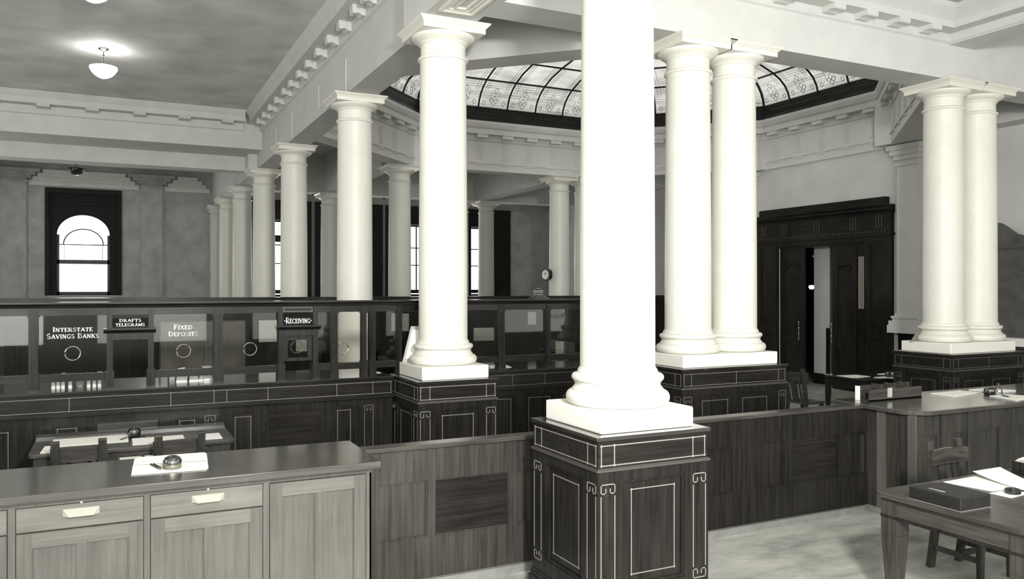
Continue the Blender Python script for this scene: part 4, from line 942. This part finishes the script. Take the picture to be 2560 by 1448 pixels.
# ------------------------------------------------------------------ tables and chairs
def table(label, x0, y0, x1, y1, h, leg=.10, mats=('mid', 'midx'), apron=.13, name='table', r=.0, tp='midx'):
    t = thing(name, label, 'table', ((x0+x1)/2, (y0+y1)/2, 0)); m = MB()
    P = []
    rr = .07
    for cx, cy, a0 in ((x1-rr, y0+rr, -90), (x1-rr, y1-rr, 0), (x0+rr, y1-rr, 90), (x0+rr, y0+rr, 180)):
        for i in range(7): a = math.radians(a0+15*i); P.append((cx+rr*math.cos(a), cy+rr*math.sin(a)))
    m.prism(P, h-.035, h); m.build('tabletop', tp, t, bevel=.008)
    e = .05; m = MB()
    for a in ((x0+e, y0+e, x1-e, y0+e+.025), (x0+e, y1-e-.025, x1-e, y1-e), (x0+e, y0+e, x0+e+.025, y1-e), (x1-e-.025, y0+e, x1-e, y1-e)): m.box(a[0], a[1], h-.035-apron, a[2], a[3], h-.035)
    m.build('apron', {'midx': 'midy'}.get(mats[1], mats[1]), t)
    m = MB()
    for a in ((x0+e-.012, y0+e-.012, x1-e+.012, y0+e), (x0+e-.012, y1-e, x1-e+.012, y1-e+.012), (x0+e-.012, y0+e, x0+e, y1-e), (x1-e, y0+e, x1-e+.012, y1-e)): m.box(a[0], a[1], h-.05-apron, a[2], a[3], h-.03-apron)
    m.build('bead', 'dark', t)
    for lx in (x0+e+leg/2-.01, x1-e-leg/2+.01):
        for ly in (y0+e+leg/2-.01, y1-e-leg/2+.01):
            m = MB(); m.taper(lx, ly, h-.30, leg, h-.036, leg); m.taper(lx, ly, 0, leg*.55, h-.30, leg); m.build('leg', mats[0], t, bevel=.004)
    return t
TX0, TY1, TZ = 4.915, 4.09, .84
table('wooden writing table at lower right with a black box and papers', TX0, 2.95, 7.4, TY1, TZ, .13, tp='midy')
def chair(label, group=None, mats=('mid', 'midx')):
    """faces +y, origin at the middle of the seat on the floor"""
    t = thing('chair', label, 'chair', (0, 0, 0), group); w, d = .43, .42; sh = .50; bh = 1.03
    m = MB(); m.prism([(-w/2, d/2+.02), (w/2, d/2+.02), (w/2-.02, -d/2), (-w/2+.02, -d/2)], sh-.035, sh); m.build('seat', mats[1], t, bevel=.01)
    for s_ in (-1, 1):
        m = MB(); m.taper(s_*(w/2-.035), d/2-.03, 0, .04, sh-.035, .055); m.build('leg', mats[0], t, bevel=.003)
        m = MB(); x = s_*(w/2-.04); m.bar((x, -d/2-.05, 0), (x, -d/2+.02, sh+.01), .045, .06, (1, 0, 0)); m.bar((x, -d/2+.02, sh-.01), (x, -d/2-.07, bh), .045, .065, (1, 0, 0)); m.build('leg', mats[0], t, bevel=.003)
        m = MB(); m.bar((x, d/2-.04, .17), (x, -d/2-.02, .17), .022, .04); m.build('stretcher', mats[1], t)
    m = MB(); m.box(-w/2+.06, -.02, .16, w/2-.06, .01, .20); m.build('stretcher', mats[1], t)
    m = MB(); n = 10; pr = []
    for i in range(n+1):
        x = (-w/2-.0)+(w)*i/n; b = .008*math.cos(PI*(x/w))**2; pr.append((x, -d/2-.004-.025*math.cos(PI*x/w), b))
    vs = []
    for x, y, b in pr: vs += [(x, y-.012, bh-.185), (x, y+.012, bh-.185), (x, y+.012, bh-.065+b), (x, y-.012, bh-.065+b)]
    k = len(pr); fs = [(4*i+a, 4*i+4+a, 4*i+4+(a+1) % 4, 4*i+(a+1) % 4) for i in range(k-1) for a in range(4)]+[(3, 2, 1, 0), tuple(4*(k-1)+a for a in range(4))]
    m.add(vs, fs); m.build('backrest', mats[1], t)
    for x, ww in ((0, .12), (-.11, .03), (.11, .03)):
        m = MB(); m.bar((x, -d/2+.0, sh), (x, -d/2-.075, bh-.18), ww, .014, (1, 0, 0)) if False else m.add([(x-ww/2, -d/2-.0, sh), (x+ww/2, -d/2-.0, sh), (x+ww/2, -d/2+.014, sh), (x-ww/2, -d/2+.014, sh), (x-ww/2, -d/2-.085, bh-.18), (x+ww/2, -d/2-.085, bh-.18), (x+ww/2, -d/2-.071, bh-.18), (x-ww/2, -d/2-.071, bh-.18)],
              [(0, 3, 2, 1), (4, 5, 6, 7)]+[(i, (i+1) % 4, 4+(i+1) % 4, 4+i) for i in range(4)])
        m.build('back_splat' if x == 0 else 'slat', mats[0], t)
    return t
ch = chair('wooden chair pushed in behind the lower right table, facing the camera'); ch.location = (6.22, 4.20, 0); ch.rotation_euler = (0, 0, PI-.02)
# writing desk in the customers' space, with two chairs
WD = table('writing desk with blotters between the oak counter and the teller counter', -.66, 7.84, 1.0, 8.80, .90, .08, apron=.12, name='writing_desk', tp='oaktop')
m = MB(); m.box(-.66, 8.62, .90, 1.0, 8.80, .918); m.build('rear_shelf', 'oaktop', WD)
m = MB(); m.box(.02, 7.70, .80, .42, 7.86, .815); m.build('slide', 'oakx', WD)
c1 = dup(ch, (-.27, 7.92, 0), 0.0, 'left chair of the two drawn up to the writing desk')
c2 = dup(ch, (.50, 7.90, 0), .04, 'right chair of the two drawn up to the writing desk')
c3 = dup(ch, (9.93, 9.55, 0), -PI/2+.1, 'dark chair by the far table before the big doorway')
z = .901
sheet('white blotter at the left front of the writing desk', pxs([(100, 1133), (112, 1116), (145, 1114), (138, 1131)], z+.003), 'blotters on the writing desk')
sheet('grey-white glass covered sheet at the middle left of the writing desk', rect(-.2, 8.35, .62, .4, z+.003), 'blotters on the writing desk')
sheet('white blotter in front of the inkstand on the writing desk', rect(.36, 8.12, .44, .34, z+.003), 'blotters on the writing desk')
sheet('white blotter at the right end of the writing desk', rect(.80, 8.1, .2, .3, z+.003), 'blotters on the writing desk')
sheet('left paper on the pulled-out slide of the writing desk', rect(.12, 7.79, .17, .12, .8185), 'papers on the slide')
sheet('right paper on the pulled-out slide of the writing desk', rect(.32, 7.79, .17, .12, .8185), 'papers on the slide')
c = onZ(335.6, 1091, z+.003); inkwell('dark round inkstand in the middle of the writing desk', c.x, c.y, z+.004, .055, k=.98)
pen('pen resting left of the inkstand on the writing desk', onZ(301, 1099, z+.012), onZ(321, 1093, z+.012), .005)
pen('pen resting right of the inkstand on the writing desk', onZ(350, 1090, z+.012), onZ(371, 1093, z+.012), .005)
# things on the lower right table
z = TZ+.001
t = thing('deed_box', 'flat black leather box on the lower right table', 'box', tuple(onZ(2400, 1265, z)))
P = pxs([(2272, 1246), (2402, 1281), (2477, 1268), (2358, 1236)], z)
m = MB(); m.add(P+[p+Vector((0, 0, .088)) for p in P], [(3, 2, 1, 0), (4, 5, 6, 7)]+[(i, (i+1) % 4, 4+(i+1) % 4, 4+i) for i in range(4)]); m.build('lid', 'leather', t, bevel=.006)
ce = sum(P, Vector((0, 0, 0)))/4
m = MB(); Q = [ce+(p-ce)*1.015 for p in P]; m.add([p+Vector((0, 0, 0)) for p in Q]+[p+Vector((0, 0, .004)) for p in Q], [(3, 2, 1, 0), (4, 5, 6, 7)]+[(i, (i+1) % 4, 4+(i+1) % 4, 4+i) for i in range(4)]); m.build('base_board', 'inlay', t)
a = P[1]+(P[2]-P[1])*.1+Vector((0, 0, .089)); e1 = (P[0]-P[1]).normalized(); e2 = (P[2]-P[1]).normalized(); a = P[1]+e1*.16+e2*.05+Vector((0, 0, .0885))
m = MB(); m.slab([a, a+e1*.12, a+e1*.12+e2*.025, a+e2*.025], .001); m.build('title_plate', 'nickel', t)
sheet('large white sheet under the curled one on the lower right table', pxs([(2358, 1205), (2440, 1190), (2570, 1216), (2480, 1228)], z+.002))
def curled(label, A, B, C, D, lift, name='curled_sheet'):
    m = MB(); n = 10; vs = []
    for i in range(n+1):
        u = i/n; a = Vector(A)*(1-u)+Vector(B)*u; b = Vector(D)*(1-u)+Vector(C)*u; hgt = lift*((1-u)**2); vs += [a+Vector((0, 0, hgt)), b+Vector((0, 0, hgt*.6))]
    k = len(vs); vs += [v-Vector((0, 0, .002)) for v in vs]
    m.add(vs, [(2*i, 2*i+1, 2*i+3, 2*i+2) for i in range(n)]+[(k+2*i+2, k+2*i+3, k+2*i+1, k+2*i) for i in range(n)]+[(0, k, k+1, 1), (k-1, 2*k-1, 2*k-2, k-2)]+[(2*i+2, k+2*i+2, k+2*i, 2*i) for i in range(n)]+[(2*i+1, k+2*i+1, k+2*i+3, 2*i+3) for i in range(n)])
    return tag(m.build(name, 'paper', smooth=True), label, 'paper')
q = pxs([(2432, 1193), (2572, 1229), (2590, 1209), (2500, 1176)], z+.006); curled('white sheet curling up at its far corner on the lower right table', q[0], q[1], q[2], q[3], .045)
sheet('white sheet in front of the round seal on the lower right table', pxs([(2473, 1233), (2510, 1226), (2580, 1232), (2528, 1245)], z+.005))
c = onZ(2532, 1236, z); t = thing('paperweight', 'flat dark round paperweight on the papers of the lower right table', 'paperweight', (c.x, c.y, z))
m = MB(); m.lathe([(.001, 0), (.05, 0), (.053, .008), (.053, .022), (.045, .03), (.001, .03)], c.x, c.y, 36, z+.009); m.build('body', 'black', t, smooth=True)
m = MB(); m.lathe([(.001, 0), (.02, 0), (.022, .008), (.001, .01)], c.x, c.y, 24, z+.039); m.build('knob', 'brass', t, smooth=True)
t = thing('paper_tray', 'dark tray heaped with white papers at the right edge of the table', 'tray', tuple(onZ(2575, 1185, z)))
c = onZ(2594, 1186, z)
m = MB(); m.box(c.x-.12, c.y-.11, z, c.x+.16, c.y+.13, z+.09); m.build('body', 'dark', t, bevel=.004)
for k in range(3):
    m = MB(); m.slab([v for v in [(x, y, zz+z+.092+.012*k) for x, y, zz in [(a, b_, 0) for a, b_, _ in rect(c.x+.02, c.y+.01, .24, .2, 0, .15*k-.1)]]], .004); m.build('sheet', 'paper', t)
# far table before the doorway
ft = table('dark polished table with papers before the big doorway', 10.62, 8.95, 12.9, 9.85, .86, .07, ('dark', 'darkx'), .12, tp='topd')
z = .861
sheet('white pad at the left end of the far table', pxs([(2091, 939), (2140, 937), (2176, 941), (2130, 945)], z+.006), 'pads on the far table', 'paper_pad', th=.005)
sheet('white pad behind the small inkwell on the far table', pxs([(2193, 935), (2230, 931), (2262, 934), (2240, 938)], z+.006), 'pads on the far table', 'paper_pad', th=.005)
sheet('white pad in front of the small inkwell on the far table', pxs([(2184, 943), (2215, 941), (2262, 944), (2240, 947)], z+.006), 'pads on the far table', 'paper_pad', th=.005)
c = onZ(2221, 943, z); inkwell('small round glass inkwell on the far table', c.x, c.y, z+.006, .05, k=.97)
# card leaning on the plinth of the right pair
t = thing('leaning_card', 'narrow printed strip leaning against the plinth column of the right-hand pair', 'card', (10.5, 8.1, ZQQ))
a0, b0 = onY(2277, 853, 7.95), onY(2300, 853, 7.95); c0, d0 = onY(2313, 822, 7.95), onY(2298, 824, 7.95)
m = MB(); q = [Vector((v.x, v.y, v.z)) for v in (a0, b0, c0, d0)]; q[0].z = q[1].z = ZQQ+.001
m.add(q+[v+Vector((0, .012, 0)) for v in q], [(0, 1, 2, 3), (7, 6, 5, 4)]+[(i, 4+i, 4+(i+1) % 4, (i+1) % 4) for i in range(4)]); m.build('strip', 'inlay', t)
m = MB()
for k in range(4):
    u = .12+k*.22; p0 = q[0].lerp(q[3], u); p1 = q[1].lerp(q[2], u); p2 = q[1].lerp(q[2], u+.12); p3 = q[0].lerp(q[3], u+.12); w = [p0.lerp(p1, .2), p0.lerp(p1, .8), p3.lerp(p2, .8), p3.lerp(p2, .2)]
    w = [v-Vector((0, .002, 0)) for v in w]; m.add(w+[v+Vector((0, .003, 0)) for v in w], [(0, 1, 2, 3), (7, 6, 5, 4)]+[(i, 4+i, 4+(i+1) % 4, (i+1) % 4) for i in range(4)])
m.build('printed_block', 'lead', t)
# ------------------------------------------------------------------ grand doorway in the right wall
dw = sempty('door_1', (XR, (DY0+DY1)/2, 0)); FD = Face('-x', XR)
S0, S1 = 11.68, 15.62; ZE = H+1.92
m = MB()
panelled(m, Face('-x', XR-.10), S0, 0, DY0, H+1.18, [(S0+.12, .3, DY0-.12, 1.2), (S0+.12, 1.4, DY0-.12, H+1.0)], .03, .06, .025)
panelled(m, Face('-x', XR-.10), DY1, 0, S1, H+1.18, [(DY1+.12, .3, S1-.12, 1.2), (DY1+.12, 1.4, S1-.12, H+1.0)], .03, .06, .025)
panelled(m, Face('-x', XR-.10), DY0, DZ, DY1, H+1.18, [], .03, .06, .025)
m.build('casing', 'dark', dw)
m = MB()
FD.box(m, S0-.02, H+1.12, S1+.02, H+1.18, 0, .16); FD.box(m, S0, H+1.18, S1, H+1.60, 0, .12)
m.sweep([(XR-.12, S0-.02), (XR-.12, S1+.02)], [(-.12, H+1.60), (.03, H+1.60), (.05, H+1.64), (.16, H+1.66), (.16, H+1.70), (.22, H+1.74), (.22, H+1.77), (-.12, H+1.77)])
FD.box(m, S0+.12, H+1.77, S1-.12, ZE+.02, 0, .14)
m.build('entablature', 'darky', dw)
m = MB(); y = S0+.1
while y < S1-.08:
    FD.box(m, y, H+1.195, y+.045, H+1.235, .12, .15); y += .085
m.build('dentils', 'mid', dw)
for yc in (S0+.28, S0+.95, (S0+S1)/2, S1-.95, S1-.28):
    m = MB()
    for k in (-.07, 0, .07): FD.box(m, yc+k-.016, H+1.27, yc+k+.016, H+1.55, .12, .135)
    m.build('triglyph', 'mid', dw)
# door leaves, panelled, ajar
def leaf(y0, y1, ang, hinge, lab):
    o = bpy.data.objects.new('door_leaf', None)
    m = MB(); W = y1-y0; F0 = Face('-x', XR+.02)
    panelled(m, F0, y0, .02, y1, DZ-.05, [(y0+.14, .22, y1-.14, .95), (y0+.14, 1.15, y1-.14, DZ-.35)], .02, .03, .02)
    # arched head moulding of the upper panel
    c = (y0+y1)/2; r = W/2-.16; pts = [(XR, c-r*math.cos(PI*i/14), DZ-.62+r*.7*math.sin(PI*i/14)) for i in range(15)]; m.tube(pts, .018, 6)
    l = m.build('door_leaf', 'dark', dw)
    hy = (y1-.08) if hinge == 'l' else (y0+.08)
    m = MB()
    for k in (0, .18): m.tube([(XR-.03, hy-.0, 1.12+k*1.6), (XR-.09, hy, 1.14+k*1.6)], .012, 8)
    m.tube([(XR-.09, hy, 1.08), (XR-.09, hy, 1.5)], .012, 8)
    for k in (1.08, 1.22, 1.36, 1.5): m.tube([(XR-.09, hy, k-.008), (XR-.09, hy, k+.008)], .02, 10)
    m.build('handle', 'nickel', l, smooth=True)
    return l
yy = lambda px: onX(px, 800, XR).y
leaf(yy(2010), yy(1946), 0, 'r', '')
leaf(yy(2140), yy(2079), 0, 'l', '')
# side light with bright upright bars
ya, yb = yy(2172), yy(2141)
m = MB(); panelled(m, Face('-x', XR+.02), DY0, .02, yb-.01, DZ-.05, [(DY0+.08, .22, ya-.06, DZ-.35), (ya-.0, .22, yb-.05, 1.5), (ya-.0, 1.75, yb-.05, DZ-.35)], .02, .03, .02); sl = m.build('side_panel', 'dark', dw)
m = MB()
for k in range(7): u = ya+.02+(yb-ya-.09)*k/6; m.tube([(XR-.0, u, 1.85), (XR-.0, u, H+.70)], .012, 6)
m.build('grille', 'pull', sl)
m = MB(); FD.box(m, DY0, DZ-.05, DY1, DZ, -.25, .0); m.build('lintel', 'dark', dw)
# vestibule beyond the doorway
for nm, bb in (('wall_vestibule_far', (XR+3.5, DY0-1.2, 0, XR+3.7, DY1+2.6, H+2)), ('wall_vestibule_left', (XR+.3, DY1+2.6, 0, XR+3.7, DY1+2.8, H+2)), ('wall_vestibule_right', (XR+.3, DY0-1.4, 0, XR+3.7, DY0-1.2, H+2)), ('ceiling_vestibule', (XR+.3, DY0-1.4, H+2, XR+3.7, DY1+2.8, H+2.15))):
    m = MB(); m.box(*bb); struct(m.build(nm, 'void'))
m = MB(); p = onX(2035, 800, 15.25), onX(2074, 800, 15.25); m.box(15.25, p[1].y, .0, 15.5, p[0].y, H+1.2); m.box(15.22, p[1].y-.02, H+.76, 15.53, p[0].y+.02, H+.8)
struct(m.build('trim_11', 'plaster_pale'))
m = MB(); m.box(15.23, p[1].y-.01, 0.26, 15.249, p[1].y+.09, 1.35); m.box(15.23, p[1].y-.01, 0, 15.249, p[0].y+.01, .25); struct(m.build('trim_12', 'dark'))
c = onX(2029, 718, 16.4); t = thing('vestibule_lamp', 'small glowing lamp seen through the open doorway', 'lamp', (c.x, c.y, c.z))
m = MB(); m.lathe([(.001, -.06), (.05, -.045), (.075, 0), (.06, .04), (.001, .05)], c.x, c.y, 24, c.z); m.build('globe', 'lamp', t, smooth=True)
m = MB(); m.tube([(c.x, c.y, c.z+.05), (c.x, c.y, H+2.0)], .008, 6); m.build('rod', 'black', t)
# pilasters each side of the doorway standing on the dado
FR = Face('-x', XR); zc2 = H+2.945
struct(pilaster(FR, 11.02, 11.50, dz+.02, zc2, .16, cap=.42, base=True).build('trim_13', 'plaster'))
struct(pilaster(FR, 15.78, 16.26, dz+.02, zc2, .16, cap=.42, base=True).build('trim_14', 'plaster'))
m = MB(); m.box(XR-.20, 15.35, ZA_, XR, 20.2, ZC); m.box(14.25, YN, ZA_, XR, 11.8, H+3.86); struct(m.build('trim_15', 'plaster'))
# tall dark cupboard with a scrolled top on the right wall
cb = thing('wall_cabinet', 'tall dark cabinet with a scrolled top on the wall at the far right', 'cabinet', (XR-.15, 8.2, 0))
m = MB(); yA, yBb = 6.6, 9.5
m.box(XR-.25, yA, 1.42, XR-.01, yBb, H+.80); m.box(XR-.30, yA-.05, H+.72, XR-.01, yBb+.05, H+.82); m.build('body', 'cab', cb)
m = MB(); pr = [(9.35, H+.82), (9.5, H+.95), (9.52, H+1.13), (9.44, H+1.20), (9.33, H+1.20), (9.2, H+1.12), (9.02, H+.98), (8.8, H+.92), (6.7, H+.92), (6.7, H+.82)]
n = len(pr); m.add([(XR-.25, a, b_) for a, b_ in pr]+[(XR-.1, a, b_) for a, b_ in pr], [tuple(range(n)), tuple(range(2*n-1, n-1, -1))]+[(i, n+i, n+(i+1) % n, (i+1) % n) for i in range(n)]); m.build('scrolled_top', 'cab', cb)
m = MB(); m.box(XR-.55, 5.2, 1.28, XR-.09, 9.6, 1.42); m.build('ledge', 'stone', cb)
m = MB(); m.box(XR-.5, 5.25, 0, XR-.09, 9.55, 1.28); m.build('base', 'mid', cb)
# ------------------------------------------------------------------ pendant lamps
def pendant(x, y, label, zb=3.63, lit=True, r=.222, zc=4.15):
    t = thing('pendant_lamp', label, 'lamp', (x, y, H+zb), 'pendant lamps of the long bay')
    m = MB(); m.lathe([(.001, 0), (.07, 0), (.085, -.015), (.05, -.03), (.02, -.05), (.001, -.05)], x, y, 32, H+zc); m.build('canopy', 'black', t, smooth=True)
    m = MB(); m.tube([(x, y, H+zc-.04), (x, y, H+zb+.23)], .008, 6)
    for k in (.12, .2, .27): m.lathe([(.001, -.02), (.018, -.01), (.018, .01), (.001, .02)], x, y, 12, H+zc-k)
    m.build('chain', 'black', t)
    prof = [(.001, 0), (.03, .002), (.08, .02), (.14, .055), (.19, .11), (r, .17), (r, .2), (r-.03, .21), (.06, .235), (.02, .25), (.001, .25)]
    m = MB(); m.lathe(prof, x, y, 40, H+zb); m.build('bowl', 'lamp' if lit else 'black', t, smooth=True)
    if lit:
        L = bpy.data.lights.new('bulb', 'POINT'); L.energy = 13; L.shadow_soft_size = .12; L.color = (1, .985, .94); o = bpy.data.objects.new('bulb', L); COL.objects.link(o); o.parent = t; o.location = (0, 0, .34)
    return t
pendant(-.18, 15.66, 'white glass bowl pendant lamp hanging over the left bay, fully in view')
pendant(-.24, 11.55, 'white glass bowl pendant lamp cut off by the top edge of the picture')
pendant(-.95, 25.0, 'dark unlit pendant lamp half hidden by the beam above the arched window', 3.08, False, .2, 4.15)
# ------------------------------------------------------------------ light and camera
W = bpy.data.worlds.new('daylight'); SC.world = W; W.use_nodes = True
bg = W.node_tree.nodes['Background']; bg.inputs[0].default_value = (1.0, .995, .96, 1); bg.inputs[1].default_value = 1.3
def area(name, loc, rot, sx_, sy_, e, col=(1, .99, .95)):
    L = bpy.data.lights.new(name, 'AREA'); L.shape = 'RECTANGLE'; L.size = sx_; L.size_y = sy_; L.energy = e; L.color = col
    o = bpy.data.objects.new(name, L); COL.objects.link(o); o.location = loc; o.rotation_euler = rot; return o
for i, (a, b_, c, d) in enumerate(nh): area('near_window_daylight', ((a+c)/2, YN+.05, (b_+d)/2), (PI/2, 0, 0), c-a, d-b_, (480, 260, 130, 100, 100)[i])
area('sky_over_dome', (8.9, 13.3, H+8.2), (0, 0, 0), 10, 10, 110)
area('flash_pan', (1.2, -.6, 3.9), (math.radians(72), 0, math.radians(-24)), .5, .5, 600)
for a_, b_ in grp: area('rear_window_daylight', ((a_+b_)/2, YB+.1, H+1.2), (-PI/2, 0, 0), 1.0, 2.6, 60)
area('rear_window_daylight', (-.95, YB+.1, H+1.0), (-PI/2, 0, 0), 1.5, 2.4, 60)
for k_ in range(6): area('left_wall_fill', (XL+.1, 1+5.2*k_, 3.4), (0, -PI/2, 0), 3.6, 1.8, 45)  # added fill lights along the solid left wall, which has no windows
cam = bpy.data.cameras.new('camera'); co = bpy.data.objects.new('camera', cam); COL.objects.link(co); SC.camera = co
co.location = (0, 0, H); co.rotation_euler = (PI/2, 0, -YAW)
cam.sensor_fit = 'HORIZONTAL'; cam.sensor_width = 36; cam.lens = 36*F/2560
cam.shift_y = (CY-724)/2560.0
cam.clip_start = .05; cam.clip_end = 200
SC.view_settings.view_transform = 'Standard'; SC.view_settings.look = 'None'; SC.view_settings.gamma = 1; SC.view_settings.use_curve_mapping = False
SC.view_settings.exposure = 0.35
SC.cycles.max_bounces = 8; SC.cycles.transparent_max_bounces = 16; SC.cycles.use_denoising = True
SC.cycles.sample_clamp_indirect = 4.0; SC.cycles.caustics_reflective = False; SC.cycles.caustics_refractive = False
